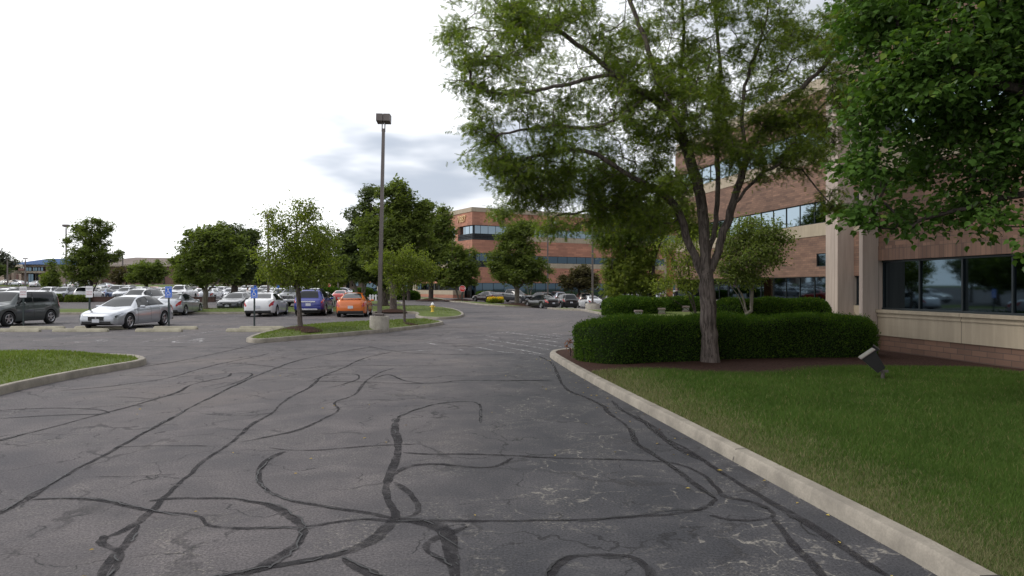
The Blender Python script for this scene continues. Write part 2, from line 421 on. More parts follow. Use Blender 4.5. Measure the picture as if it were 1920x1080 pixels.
M['grass'] = grass_mat('lawn_grass', (0.034, 0.056, 0.014), (0.060, 0.088, 0.024), (0.17, 0.15, 0.08), True)
M['grass2'] = grass_mat('island_grass', (0.095, 0.125, 0.040), (0.14, 0.175, 0.055), (0.20, 0.18, 0.09))
M['blade'] = leaf_mat('grass_blade', (0.050, 0.090, 0.022), (0.088, 0.146, 0.036), (0.20, 0.18, 0.09), 0.25, 0.0)
def dry_blades(m):
    nt = m.node_tree; d = [n for n in nt.nodes if n.type == 'BSDF_DIFFUSE'][0]; src = d.inputs[0].links[0].from_socket
    co = nnode(nt, 'ShaderNodeTexCoord').outputs['Object']; sp = nnode(nt, 'ShaderNodeSeparateXYZ', {0: co}).outputs
    kx = mth(nt, 'SUBTRACT', sp[0], mth(nt, 'SUBTRACT', 2.95, mth(nt, 'MULTIPLY', sp[1], 0.10)))
    kx = mth(nt, 'ADD', kx, mth(nt, 'MULTIPLY', noise(nt, co, 2.2, 5, 0.7), -1.6))
    f = mth(nt, 'MAXIMUM', ramp(nt, kx, 0.6, -0.9, 0, 0.8), ramp(nt, noise(nt, co, 1.3, 6, 0.75), 0.55, 0.75, 0, 0.3))
    rp = nnode(nt, 'ShaderNodeNewGeometry').outputs['Random Per Island']
    f = mth(nt, 'GREATER_THAN', f, rp)
    c = mixc_(nt, f, src, (0.20, 0.19, 0.10))
    nt.links.new(c, d.inputs[0])
dry_blades(M['blade'])
M['blade2'] = leaf_mat('island_grass_blade', (0.10, 0.14, 0.035), (0.16, 0.21, 0.06), (0.20, 0.20, 0.08), 0.25, 0.0)
M['bark'] = bark_mat('locust_bark', (0.050, 0.041, 0.037), (0.175, 0.145, 0.130))
M['barkd'] = bark_mat('dark_bark', (0.030, 0.026, 0.023), (0.085, 0.070, 0.062))
M['barkp'] = bark_mat('pale_bark', (0.10, 0.088, 0.072), (0.20, 0.18, 0.15))
M['l_locust'] = leaf_mat('locust_leaf', (0.068, 0.106, 0.018), (0.154, 0.205, 0.036), (0.260, 0.289, 0.044), 0.48)
M['l_linden'] = leaf_mat('linden_leaf', (0.040, 0.089, 0.017), (0.086, 0.160, 0.030), (0.146, 0.213, 0.041), 0.38)
M['l_dark'] = leaf_mat('dark_leaf', (0.047, 0.069, 0.023), (0.089, 0.117, 0.036))
M['l_mid'] = leaf_mat('mid_leaf', (0.068, 0.100, 0.023), (0.137, 0.172, 0.041), (0.173, 0.211, 0.051), 0.4)
M['l_bright'] = leaf_mat('bright_leaf', (0.100, 0.136, 0.024), (0.174, 0.212, 0.038), (0.253, 0.274, 0.054), 0.42)
M['l_olive'] = leaf_mat('olive_leaf', (0.050, 0.042, 0.022), (0.085, 0.078, 0.035))
M['l_grey'] = leaf_mat('grey_leaf', (0.060, 0.070, 0.060), (0.11, 0.12, 0.10))
M['l_yew'] = leaf_mat('yew_leaf', (0.027, 0.061, 0.010), (0.068, 0.124, 0.018), (0.124, 0.178, 0.026), 0.25, 0.02)
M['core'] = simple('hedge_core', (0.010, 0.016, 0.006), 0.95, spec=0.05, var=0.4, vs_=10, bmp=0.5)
M['petal'] = leaf_mat('yellow_petal', (0.62, 0.40, 0.03), (0.75, 0.55, 0.05), (0.7, 0.25, 0.03))
M['tyre'] = simple('tyre_rubber', (0.016, 0.016, 0.017), 0.8, spec=0.3, var=0.2)
M['rim'] = simple('alloy_rim', (0.50, 0.50, 0.52), 0.3, 0.9, var=0.1)
M['chrome'] = simple('chrome', (0.65, 0.65, 0.67), 0.15, 1.0, var=0.05)
M['cglass'] = simple('car_glass', (0.012, 0.015, 0.018), 0.05, 0.0, 0.38, var=0.3, vs_=0.8)
M['lamp'] = simple('headlight_lens', (0.16, 0.17, 0.19), 0.08, 0.4, 1.0, var=0.9, vs_=9)
M['flood'] = simple('floodlight_glass', (0.13, 0.13, 0.11), 0.6)
M['tail'] = simple('tail_light_lens', (0.42, 0.02, 0.02), 0.15, 0.0, 0.8, var=0.3, vs_=9, coat=0.6)
M['plate'] = simple('number_plate', (0.55, 0.57, 0.62), 0.4, var=0.08)
M['skin'] = simple('skin', (0.42, 0.24, 0.17), 0.6); M['cloth'] = simple('white_cloth', (0.62, 0.60, 0.60), 0.8); M['jeans'] = simple('dark_cloth', (0.03, 0.035, 0.05), 0.8)
M['tan'] = simple('tan_wall', (0.38, 0.30, 0.24), 0.85, var=0.1, vs_=0.4); M['cream'] = simple('cream_fascia', (0.52, 0.46, 0.36), 0.8, var=0.06, vs_=0.5)
M['bluer'] = simple('blue_metal_roof', (0.025, 0.070, 0.18), 0.75, 0.0, 0.2, var=0.15, vs_=0.6)
M['brownr'] = simple('brown_roof', (0.135, 0.105, 0.088), 0.8, var=0.12, vs_=0.3); M['brownw'] = simple('brown_wall', (0.150, 0.085, 0.072), 0.85, var=0.12, vs_=0.3)
M['wallb'] = simple('dark_brown_block', (0.085, 0.048, 0.040), 0.9, var=0.2, vs_=1.5)
M['greeng'] = simple('green_skylight_glass', (0.20, 0.42, 0.36), 0.15, 0.3, 0.8, var=0.1)
M['copper'] = simple('orange_brick_pier', (0.30, 0.13, 0.06), 0.8, var=0.3, vs_=4)
M['roof'] = simple('grey_roof_membrane', (0.22, 0.21, 0.20), 0.9)

# ================================================================== GROUND
def build_ground():
    xs = np.concatenate([np.arange(-420, -60, 20), np.arange(-60, 40, 2.0), np.arange(40, 400, 30)])
    ys = np.concatenate([np.arange(-30, 45, 5), np.arange(45, 79, 2), [79, 80, 81, 82, 83, 84.5], np.arange(86, 215, 3), np.arange(220, 1500, 120)])
    XX, YY = np.meshgrid(xs, ys); V = np.stack([XX, YY, gz(XX, YY)], -1).reshape(-1, 3)
    w = len(xs); fs = []
    for j in range(len(ys) - 1):
        for i in range(w - 1):
            a = j * w + i; fs += [a, a + 1, a + w + 1, a + w]
    me = np_mesh('ground', V, fs, [4] * (len(fs) // 4))
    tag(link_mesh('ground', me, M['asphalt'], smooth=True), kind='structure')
build_ground()

def resample(pts, step, closed):
    out = []; n = len(pts); m = n if closed else n - 1
    for i in range(m):
        a = np.array(pts[i], float); b = np.array(pts[(i + 1) % n], float)
        k = max(1, int(round(np.linalg.norm(b - a) / step)))
        for j in range(k): out.append(a + (b - a) * j / k)
    if not closed: out.append(np.array(pts[-1], float))
    return np.array(out)
def smooth_poly(pts, closed, it=2):
    p = [np.array(q, float) for q in pts]
    for _ in range(it):
        q = []; n = len(p)
        for i in range(n if closed else n - 1):
            a, b = p[i], p[(i + 1) % n]; q += [a * .75 + b * .25, a * .25 + b * .75]
        if not closed: q = [p[0]] + q + [p[-1]]
        p = q
    return p
def ccw(p):
    a = sum(p[i][0] * p[(i + 1) % len(p)][1] - p[(i + 1) % len(p)][0] * p[i][1] for i in range(len(p)))
    return p if a > 0 else p[::-1]
def normals2(P, closed):
    if closed: T = np.roll(P, -1, 0) - np.roll(P, 1, 0)
    else:
        T = np.gradient(P, axis=0)
    T /= np.linalg.norm(T, axis=1)[:, None] + 1e-9
    return np.stack([-T[:, 1], T[:, 0]], 1)      # left = inward for ccw
def inside(px, py, poly):
    poly = np.asarray(poly); c = np.zeros(px.shape, bool); n = len(poly); j = n - 1
    for i in range(n):
        xi, yi = poly[i]; xj, yj = poly[j]
        t = ((yi > py) != (yj > py)) & (px < (xj - xi) * (py - yi) / (yj - yi + 1e-12) + xi)
        c ^= t; j = i
    return c
def bdist(px, py, poly, closed=True):
    poly = np.asarray(poly); n = len(poly); best = np.full(px.shape, 1e9)
    for i in range(n if closed else n - 1):
        a = poly[i]; b = poly[(i + 1) % n]; d = b - a; L = (d @ d) + 1e-12
        t = np.clip(((px - a[0]) * d[0] + (py - a[1]) * d[1]) / L, 0, 1)
        best = np.minimum(best, np.hypot(px - a[0] - t * d[0], py - a[1] - t * d[1]))
    return best
def kerb(name, pts, closed, w=0.17, h=0.14, step=0.5):
    P = resample(pts, step, closed); N = normals2(P, closed)
    g = gz(P[:, 0], P[:, 1])
    prof = [(0.0, -0.06), (0.012, h - 0.03), (0.035, h), (w - 0.02, h), (w, h - 0.02), (w, -0.02)]
    V = []
    for i in range(len(P)):
        for o, z in prof: V.append((P[i, 0] + N[i, 0] * o, P[i, 1] + N[i, 1] * o, g[i] + z))
    k = len(prof); fs = []; n = len(P)
    for i in range(n if closed else n - 1):
        j = (i + 1) % n
        for q in range(k - 1): fs.append((i * k + q, j * k + q, j * k + q + 1, i * k + q + 1))
    mb = MB(); mb.add(V, fs)
    if not closed: mb.f += [list(range(k)), [(n - 1) * k + q for q in range(k)][::-1]]; mb.m += [0, 0]
    return tag(mb.build(name, M['kerb'], smooth=True, sharp=40), kind='structure'), P + N * (w - 0.015)
def surface_z(x, y, poly, base, mound, reach):
    return gz(x, y) + base + mound * S(bdist(x, y, poly) / reach)
def sheet(name, poly, m, base, mound=0.0, reach=1.5, res=0.6, kind='structure'):
    B = resample(poly, res, True)
    lo = B.min(0); hi = B.max(0)
    gx, gy = np.meshgrid(np.arange(lo[0], hi[0], res), np.arange(lo[1], hi[1], res))
    gx = gx.ravel(); gy = gy.ravel(); ok = inside(gx, gy, B); gx = gx[ok]; gy = gy[ok]
    if len(gx):
        ok = bdist(gx, gy, B) > res * 0.35; gx = gx[ok]; gy = gy[ok]
    pts = [Vector(p) for p in B] + [Vector(p) for p in zip(gx, gy)]
    vo, _, fo, *_ = delaunay_2d_cdt(pts, [], [list(range(len(B)))], 1, 1e-5)
    A = np.array([(v.x, v.y) for v in vo])
    z = surface_z(A[:, 0], A[:, 1], B, base, mound, reach) if mound else gz(A[:, 0], A[:, 1]) + base
    V = np.column_stack([A, z]); loops = []; cnt = []
    for f in fo:
        f = list(f); a, b, c = A[f[0]], A[f[1]], A[f[2]]
        if (b[0] - a[0]) * (c[1] - a[1]) - (b[1] - a[1]) * (c[0] - a[0]) < 0: f = f[::-1]
        loops += f; cnt.append(len(f))
    o = link_mesh(name, np_mesh(name, V, loops, cnt), m, smooth=True)
    return tag(o, kind=kind)
LAWNS = []
def island(name, px, mound=0.12, reach=1.2, res=0.5, it=2, world_pts=None, w=0.17, blades=0):
    pts = world_pts if world_pts else [G(*p) for p in px]
    pts = ccw([tuple(p) for p in smooth_poly(pts, True, it)])
    _, inner = kerb('kerb', pts, True, w=w, step=0.5)
    sheet(name, inner, M['grass2'], 0.115, mound, reach, res)
    if blades: LAWNS.append((inner, 0.115, mound, reach, blades))
    return inner

# island with the light pole and two young trees
I1 = island('grass_island', [(458, 640), (470, 643.5), (500, 643), (560, 637.5), (650, 630.5), (750, 620.5), (810, 613), (834, 608.5),
            (826, 605.5), (780, 606), (700, 610), (640, 613), (560, 618), (500, 626)], 0.16, 0.9, 0.4, 1, blades=9000)
# front-left island end
I0 = island('grass_island', [(-420, 900), (-200, 800), (0, 740), (130, 711), (220, 695), (270, 686.5), (277, 680), (250, 674), (160, 671.5), (0, 674), (-300, 684), (-900, 700)],
            0.22, 1.6, 0.5, 1, blades=30000)
# long median behind the parked row, ending in the hydrant nose
I2 = island('grass_island', [(-60, 590.5), (90, 590), (200, 589.5), (350, 589.3), (540, 588.6), (640, 588), (770, 587.2), (783, 590), (777, 595), (790, 598.2), (820, 599.3), (850, 598.2), (868, 595.3), (871, 590.5),
            (861, 584.5), (845, 580), (800, 576.5), (762, 576.5), (690, 578.5), (540, 580.5), (350, 583), (200, 583.5), (-60, 584)], 0.12, 1.0, 0.8, 1, blades=4000)
I3 = island('grass_island', [(620, 572.5), (690, 572.5), (752, 572.3), (757, 570), (748, 567.8), (700, 567), (620, 567.5)], 0.1, 1.0, 1.0, 1)
# lawn before the far building, and the strip with the stop sign and the flowers
island('far_lawn', None, 0.1, 2, 2.0, 1, world_pts=[G(742, 558), G(765, 560.5), G(800, 562), G(842, 564), (-9.5, 96), (-12, 106), (-20, 118), (-34, 126), (-34, 118)], w=0.3)
I5 = island('verge', None, 0.08, 1.5, 1.2, 1, world_pts=[G(843, 566.2), G(870, 568), G(888, 570.8), G(920, 573.4), G(955, 575.8), G(1004, 577.2), G(1012, 575.6), (1.2, 72), (-1.5, 78), (-5.0, 82), (-9.0, 88)], w=0.2)
I6 = island('verge', None, 0.10, 1.5, 1.0, 1, world_pts=[G(1026, 578.8), G(1060, 580.5), G(1100, 585), G(1135, 592), G(1195, 602), (8.2, 33.5), (11, 30.5), (15, 29.5), (19.5, 30.5), (17.5, 40), (15.5, 50), (12.0, 56), (9, 54), (7.3, 50), (5.2, 53), (3.7, 55.5)], w=0.2)

# right-hand bed and lawn
KL = [(3.1, -6), (2.85, 1), (2.72, 3), (2.66, 4.25), (2.52, 5.33), (2.33, 6.64), (2.12, 8.2), (1.9, 9.72), (1.66, 11.4), (1.42, 13.2), (1.18, 15.2), (0.98, 17.1), (0.96, 17.7), (1.12, 18.3), (1.6, 18.75), (2.6, 19.0), (5, 19.2), (9.6, 19.6)]
RA = KL + [(9.9, 18.3), (12.95, 0), (14.5, -6)]
RA = RA[::-1] if ccw(RA) is not RA else RA
kl = resample(smooth_poly(KL, False, 1), 0.3, False)
kc = kl[::-1]; _o, inner_k = kerb('kerb', [tuple(p) for p in kl[::-1]], False, w=0.165, h=0.13, step=0.3)
inner_k = inner_k[::-1]
# contraction joints across the kerb
mb = MB()
for _i in range(8, len(kc) - 4, 10):
    p = kc[_i]; t = kc[_i + 1] - kc[_i - 1]; t = t / np.linalg.norm(t); n = np.array([-t[1], t[0]])
    q = [p - n * .004 - t * .005, p - n * .004 + t * .005, p + n * .16 + t * .005, p + n * .16 - t * .005]; g = float(gz(*p))
    mb.add([(*q[0], g + .01), (*q[1], g + .01), (*(q[1] + n * .035), g + .1325), (*(q[0] + n * .035), g + .1325), (*q[2], g + .1325), (*q[3], g + .1325)], [(0, 1, 2, 3), (3, 2, 4, 5)])
tag(mb.build('kerb_joints', M['dark']), kind='structure')
lw = [tuple(p) for p in inner_k if True]
def cutk(y0, y1): return [p for p in lw if y0 <= p[1] <= y1]
edge_px = [(1128, 694), (1165, 690.5), (1210, 690), (1260, 691.5), (1310, 695.5), (1385, 697.5), (1430, 697), (1460, 695), (1510, 687.5), (1585, 685.5), (1691, 686.5), (1800, 688), (1841, 689.5), (1880, 693), (1913, 698)]
edge_w = [G(*p, off=0.13) for p in edge_px]
bed = [p for p in lw] + [(9.75, 18.25), (12.9, 0.2), (13.8, -6)]
sheet('mulch_bed', ccw([p for p in lw if p[1] > 12] + [(9.75, 18.25)] + [(10.7, 12.6)]), M['mulch'], 0.118, 0.03, 0.6, 0.4)
lawn_poly = ccw([p for p in lw if p[1] < edge_w[0][1] - 0.25] + edge_w + [(10.55, 13.2), (12.85, 0.2), (13.8, -6)])
sheet('lawn', lawn_poly, M['grass'], 0.112, 0.045, 0.8, 0.4)
LAWN = np.array(lawn_poly)
# bare earth ring round the floodlight
fx, fy = G(1650, 713, off=0.15)
sheet('mulch_ring', [(fx + 0.85 * math.cos(t) - 0.1, fy + 0.38 * math.sin(t)) for t in np.linspace(0, 2 * math.pi, 18)[:-1]], M['mulch'], 0.165, 0, 1, 0.3)

# ---- mulch mounds round trees
def mound(x, y, r, h, base):
    mb = MB(); g = float(gz(x, y)) + base; k = 20
    vs_ = [(x, y, g + h)]
    for ring, (rr, hh) in enumerate(((0.35, 0.85), (0.7, 0.42), (1.0, -0.02))):
        for i in range(k):
            t = 2 * math.pi * i / k; q = r * rr * (1 + 0.07 * math.sin(3 * t + x)); vs_.append((x + q * math.cos(t), y + q * math.sin(t), g + h * hh))
    fs = [[0, 1 + i, 1 + (i + 1) % k] for i in range(k)]
    for ring in range(2):
        for i in range(k):
            a = 1 + ring * k + i; b = 1 + ring * k + (i + 1) % k; fs.append([a, a + k, b + k, b])
    mb.add(vs_, fs); tag(mb.build('mulch_mound', M['mulch'], smooth=True), kind='structure')

# ---- crack sealant: ribbons traced on the road
def zl(pts, s): return [((x / 2 + (960 if s == 'R' else 0)), 620 + y / 2) for x, y in pts]
TAR = [
 ('L', [(-80, 430), (0, 412), (130, 380), (250, 350), (400, 308), (560, 262), (660, 235), (690, 210), (760, 190), (850, 175), (865, 160)], .085),
 ('L', [(-60, 306), (0, 300), (150, 292), (300, 292), (380, 298), (410, 310)], .06), ('L', [(-60, 335), (0, 330), (200, 318), (360, 315), (405, 312)], .05),
 ('L', [(230, 225), (400, 212), (520, 195), (640, 178), (740, 145), (840, 120), (950, 100), (1010, 85)], .07),
 ('L', [(-60, 706), (0, 680), (120, 615), (250, 535), (430, 440), (600, 350), (760, 265), (900, 195), (1000, 155), (1100, 115), (1250, 85), (1400, 60)], .075),
 ('L', [(385, 780), (470, 740), (550, 680), (620, 600), (700, 530), (800, 450), (860, 415), (910, 360), (1000, 315), (1040, 280), (1100, 245), (1180, 200), (1200, 175), (1290, 140), (1380, 100), (1470, 80)], .07),
 ('L', [(380, 940), (425, 850), (480, 800), (520, 730)], .075), ('L', [(385, 770), (392, 800), (450, 825), (440, 870), (400, 940)], .09),
 ('L', [(120, 635), (300, 625), (420, 640), (550, 682), (720, 695), (760, 738), (880, 750), (1000, 745), (1160, 740), (1280, 715), (1380, 708), (1470, 715), (1600, 710), (1750, 712), (1920, 712), (2170, 710), (2370, 695), (2520, 685), (2620, 675), (2670, 650), (2685, 630)], .07),
 ('L', [(560, 640), (640, 627), (750, 625), (900, 630), (1000, 645), (1080, 680), (1130, 710), (1160, 750), (1130, 800), (1060, 850), (980, 900), (900, 930), (800, 940)], .095),
 ('L', [(1070, 455), (1010, 480), (975, 520), (970, 570), (1010, 610), (1090, 640), (1220, 662), (1400, 690), (1480, 710)], .075),
 ('L', [(1500, 318), (1475, 370), (1480, 430), (1470, 520), (1450, 570), (1450, 630), (1480, 680), (1475, 710), (1430, 750), (1390, 790), (1300, 835), (1150, 865), (1000, 890), (800, 925)], .12),
 ('L', [(1490, 325), (1560, 295), (1650, 270), (1750, 265), (1800, 270), (1805, 310), (1800, 345)], .06),
 ('L', [(1480, 540), (1520, 510), (1620, 498), (1720, 510), (1820, 518), (1880, 505), (1930, 475)], .07),
 ('L', [(1480, 570), (1530, 610), (1565, 650), (1555, 690), (1490, 715)], .09), ('L', [(1490, 705), (1600, 722), (1680, 745), (1700, 800), (1700, 860), (1715, 960)], .13),
 ('L', [(1750, 735), (1670, 765), (1600, 795), (1590, 825), (1630, 850), (1690, 890)], .07), ('L', [(1290, 850), (1330, 880), (1400, 915), (1430, 950)], .12),
 ('L', [(1510, 458), (1600, 465), (1750, 463), (1920, 470), (2120, 480), (2350, 485), (2480, 490), (2570, 510), (2640, 545), (2690, 600), (2720, 628), (2800, 640), (2870, 665), (2900, 700), (2820, 712), (2720, 705), (2660, 695)], .065),
 ('R', [(100, 95), (160, 130), (180, 220), (260, 250), (330, 280), (350, 310), (420, 350), (460, 420), (530, 465), (600, 510), (680, 570), (760, 630)], .085),
 ('R', [(375, 262), (420, 310), (520, 360), (600, 440), (700, 480), (800, 545), (880, 600), (1000, 665), (1120, 740), (1250, 830), (1420, 930)], .10),
 ('R', [(975, 695), (1020, 760), (1080, 830), (1180, 940)], .11), ('R', [(130, 960), (170, 870), (240, 845), (350, 845), (450, 850), (500, 890), (510, 960)], .085),
 ('L', [(1010, 440), (1080, 450), (1200, 447), (1320, 437), (1450, 428), (1570, 425)], .045), ('L', [(400, 440), (550, 434), (700, 432), (780, 434)], .04),
 ('L', [(900, 420), (1000, 400), (1120, 375), (1200, 340), (1290, 298), (1240, 270), (1330, 245), (1350, 215), (1380, 185), (1420, 160), (1480, 140)], .06),
 ('L', [(1150, 190), (1300, 190), (1550, 200), (1680, 195), (1700, 187), (1920, 187), (2080, 186)], .07), ('L', [(840, 122), (960, 128), (1100, 150), (1250, 130), (1500, 135), (1700, 130)], .06),
 ('L', [(1380, 60), (1500, 85), (1700, 92), (1920, 90)], .08), ('L', [(1165, 190), (1220, 165), (1340, 160), (1350, 180), (1290, 200), (1230, 215)], .06),
 ('L', [(750, 310), (830, 318), (950, 320), (1050, 305)], .04), ('L', [(400, 250), (500, 250), (570, 258)], .045), ('L', [(860, 155), (970, 160), (900, 195), (800, 220)], .05),
 ('L', [(540, 135), (700, 110), (860, 75), (960, 50), (1100, 30)], .07), ('L', [(1400, 180), (1460, 160), (1520, 190), (1600, 200)], .06),
 ('L', [(100, 60), (400, 62), (700, 60), (950, 68)], .07), ('L', [(1700, 60), (1900, 40), (2050, 30), (2200, 10)], .07), ('L', [(360, 550), (500, 550), (660, 540)], .035),
 ('R', [(-60, 190), (40, 186), (150, 190)], .06), ('R', [(470, 320), (560, 400), (640, 430), (720, 480), (800, 545)], .06)]
def tar():
    mb = MB()
    for qi, (side, pts, w) in enumerate(TAR):
        P = np.array([G(*p) for p in zl(pts, side)])
        P = np.array(smooth_poly(P, False, 2)); P = resample(P, 0.09, False)
        n = len(P); N = normals2(P, False); s = np.arange(n)
        wob = np.cumsum(rng.normal(0, 0.006, n)); wob -= np.linspace(wob[0], wob[-1], n)
        wid = w * (0.70 + 0.26 * np.sin(s * 0.23 + w * 90) * np.sin(s * 0.071 + 1) + rng.normal(0, 0.07, n)) * 0.5
        wid *= np.minimum(1, (np.minimum(s, n - 1 - s) + 1.5) / 5)
        A = P + N * (wob + wid)[:, None]; B = P + N * (wob - wid)[:, None]
        z = 0.003 + 0.00009 * qi
        V = []
        for i in range(n):
            V += [(A[i, 0], A[i, 1], float(gz(*A[i])) + z), (B[i, 0], B[i, 1], float(gz(*B[i])) + z)]
        mb.add(V, [(2 * i, 2 * i + 1, 2 * i + 3, 2 * i + 2) for i in range(n - 1)])
    tag(mb.build('crack_sealant', M['tar']), kind='structure')
tar()
def cracks():
    # open cracks wandering along some of the old seals
    mb = MB()
    for qi, (side, pts, w) in enumerate(TAR):
        if qi % 2 and w < .08: continue
        P = np.array([G(*p) for p in zl(pts, side)]); P = np.array(smooth_poly(P, False, 2)); P = resample(P, 0.05, False)
        n = len(P); N = normals2(P, False); wob = np.convolve(rng.normal(0, 1, n + 8), np.ones(5) / 5, 'same')[:n] * w * .55
        P = P + N * wob[:, None]; on = np.convolve(rng.normal(0, 1, n + 60), np.ones(30) / 30, 'same')[:n] > .02
        wd = .004 + .004 * rng.random(n)
        for i in range(n - 1):
            if not on[i]: continue
            a, b = P[i], P[i + 1]; na, nb2 = N[i] * wd[i], N[i + 1] * wd[i + 1]; z = float(gz(*a)) + .0095
            mb.add([(*(a + na), z), (*(a - na), z), (*(b - nb2), z), (*(b + nb2), z)], [(0, 1, 2, 3)])
    tag(mb.build('pavement_cracks', M['dark']), kind='structure')
cracks()

# ---- painted markings
def strip(mb, a, b, w, z=0.009):
    a = np.array(a, float); b = np.array(b, float); L = np.linalg.norm(b - a); k = max(1, int(L / 1.0))
    d = (b - a) / L; n = np.array([-d[1], d[0]]) * w / 2; V = []
    for i in range(k + 1):
        p = a + (b - a) * i / k
        for q in (p + n, p - n): V.append((q[0], q[1], float(gz(*q)) + z))
    mb.add(V, [(2 * i, 2 * i + 1, 2 * i + 3, 2 * i + 2) for i in range(k)])
mk = MB()
hz = [(740, 388, 1000, 437), (860, 370, 1040, 400), (945, 348, 1140, 380), (855, 310, 1130, 345), (760, 322, 900, 342), (910, 290, 1155, 320), (960, 277, 1155, 300), (445, 375, 600, 405),
      (650, 335, 740, 345), (530, 318, 620, 330), (640, 417, 1000, 440), (90, 348, 165, 362), (325, 400, 370, 405), (700, 263, 910, 290), (1070, 275, 1150, 283), (550, 292, 640, 305), (640, 415, 700, 422)]
for a, b, c, d in hz:
    strip(mk, G(780 + a / 4.174, 560 + b / 4.174), G(780 + c / 4.174, 560 + d / 4.174), 0.075)
tag(mk.build('hatched_marking', M['paint']), kind='structure')
mk = MB()
for a, b, c, d in [(330, 305, 520, 290), (520, 290, 700, 262), (700, 262, 800, 256), (870, 170, 1150, 152), (220, 222, 290, 226), (1060, 210, 1115, 208), (1130, 190, 1260, 184), (20, 352, 330, 300), (0, 410, 330, 395), (740, 385, 540, 350), (860, 368, 660, 340)]:
    strip(mk, G(780 + a / 4.174, 560 + b / 4.174), G(780 + c / 4.174, 560 + d / 4.174), 0.10)
for x, y0, y1 in [(-15.85, 22.6, 27.2), (-12.05, 22.0, 28.6), (-19.7, 22.8, 26.8), (-23.4, 23, 27), (-27.2, 23, 27)]: strip(mk, (x, y0), (x, y1), 0.10)
for x, y0, y1 in [(-15.85, 29.2, 34), (-12.05, 29.2, 35), (-19.7, 29.2, 34), (-8.9, 29, 35)]: strip(mk, (x, y0), (x, y1), 0.10)
for k in range(8):
    x0 = -5.0 - 2.77 * k; strip(mk, (x0 - 0.05, 38.6), (x0 - 0.65, 44.8), 0.10)
for k in range(14):
    x0 = -22 - 2.77 * k; strip(mk, (x0, 72.5), (x0 - .5, 78), 0.11)
tag(mk.build('parking_lines', M['paint2']), kind='structure')

def stroke(mb, pts, w, n=1, closed=False):
    P = np.array(pts, float); N = normals2(P, closed); k = len(P)
    V = [(*(P[i] + N[i] * w / 2), 0) for i in range(k)] + [(*(P[i] - N[i] * w / 2), 0) for i in range(k)]
    mb.add(V, [(i, i + k, (i + 1) % k + k, (i + 1) % k) for i in range(k if closed else k - 1)])
def wheelchair(scale):
    """the access symbol, drawn flat in XY about its centre"""
    mb = MB()
    stroke(mb, [(0.085 * math.cos(t) - 0.08, 0.085 * math.sin(t) + 0.42) for t in np.linspace(0, 2 * math.pi, 12)[:-1]], 0.09, closed=True)
    mb.add([(0.06 * math.cos(t) - 0.08, 0.06 * math.sin(t) + 0.42, 0) for t in np.linspace(0, 2 * math.pi, 10)[:-1]], [list(range(9))])
    stroke(mb, [(-0.08, 0.30), (-0.06, 0.0)], 0.10)
    stroke(mb, [(-0.07, 0.16), (0.16, 0.16)], 0.06)
    stroke(mb, [(-0.08, 0.0), (0.20, -0.01), (0.32, -0.34), (0.42, -0.30)], 0.075)
    stroke(mb, [(0.27 * math.cos(t) - 0.05, 0.27 * math.sin(t) - 0.16) for t in np.linspace(R(125), R(345), 16)], 0.075)
    mb.v = [(x * scale, y * scale, z) for x, y, z in mb.v]
    return mb
for (px, py) in ((362, 639.3), (183, 639.2)):
    x, y = G(px, py); mb = wheelchair(1.5)
    mb.v = [(a + x, b * 1.1 + y, 0.009) for a, b, c in mb.v]
    tag(mb.build('access_marking', M['paint'] if px > 200 else M['paint2']), kind='structure')
for px in (392, 290, 595):
    x, y = G(px, 610.5); mk = MB(); strip(mk, (x - 0.7, y), (x + 0.6, y + 0.05), 0.25)
    tag(mk.build('worn_marking', M['paint2']), kind='structure')

# ---- wheel stops
def wheel_stop(x0, x1, y, label, base=None):
    w = x1 - x0; mb = MB()
    prof = [(-0.09, 0), (-0.085, 0.07), (-0.055, 0.135), (0.055, 0.135), (0.085, 0.07), (0.09, 0)]
    V = []; ss = [(-w / 2, 0.6), (-w / 2 + 0.05, 1), (w / 2 - 0.05, 1), (w / 2, 0.6)]
    for sx_, k in ss:
        for a, z in prof: V.append((sx_, a, z * k))
    fs = [[i * 6 + q, i * 6 + q + 1, (i + 1) * 6 + q + 1, (i + 1) * 6 + q] for i in range(3) for q in range(5)]
    fs += [list(range(6))[::-1], list(range(18, 24))]
    mb.add(V, fs)
    cx = (x0 + x1) / 2
    o = mb.build('wheel_stop', M['stop'], M=Matrix.Translation((cx, y, float(gz(cx, y)))), smooth=True, sharp=30)
    tag(o, label, 'wheel stop', 'wheel stops end to end in two rows')
for a, b, l in [(-60, -6, 'concrete wheel stop cut off by the left photo edge, nearer row'), (-3, 75, 'concrete wheel stop in front of the dark hatchback, nearer row'), (100, 203, 'concrete wheel stop below the white sign, in front of silver sedan'),
                (255, 341, 'nearer concrete wheel stop below the blue sign by the silver sedan'), (425, 511, 'nearer concrete wheel stop under the blue sign by the grass island')]:
    wheel_stop(X(a, 27.4), X(b, 27.4), 27.4, l)
for a, b, l in [(20, 121, 'farther concrete wheel stop under the dark hatchback'), (141, 241, 'farther concrete wheel stop under silver sedan front bumper'),
                (289, 370, 'farther concrete wheel stop right of the silver sedan wheel'), (450, 532, 'farther concrete wheel stop just left of the island tree')]:
    wheel_stop(X(a, 29.0), X(b, 29.0), 29.0, l)

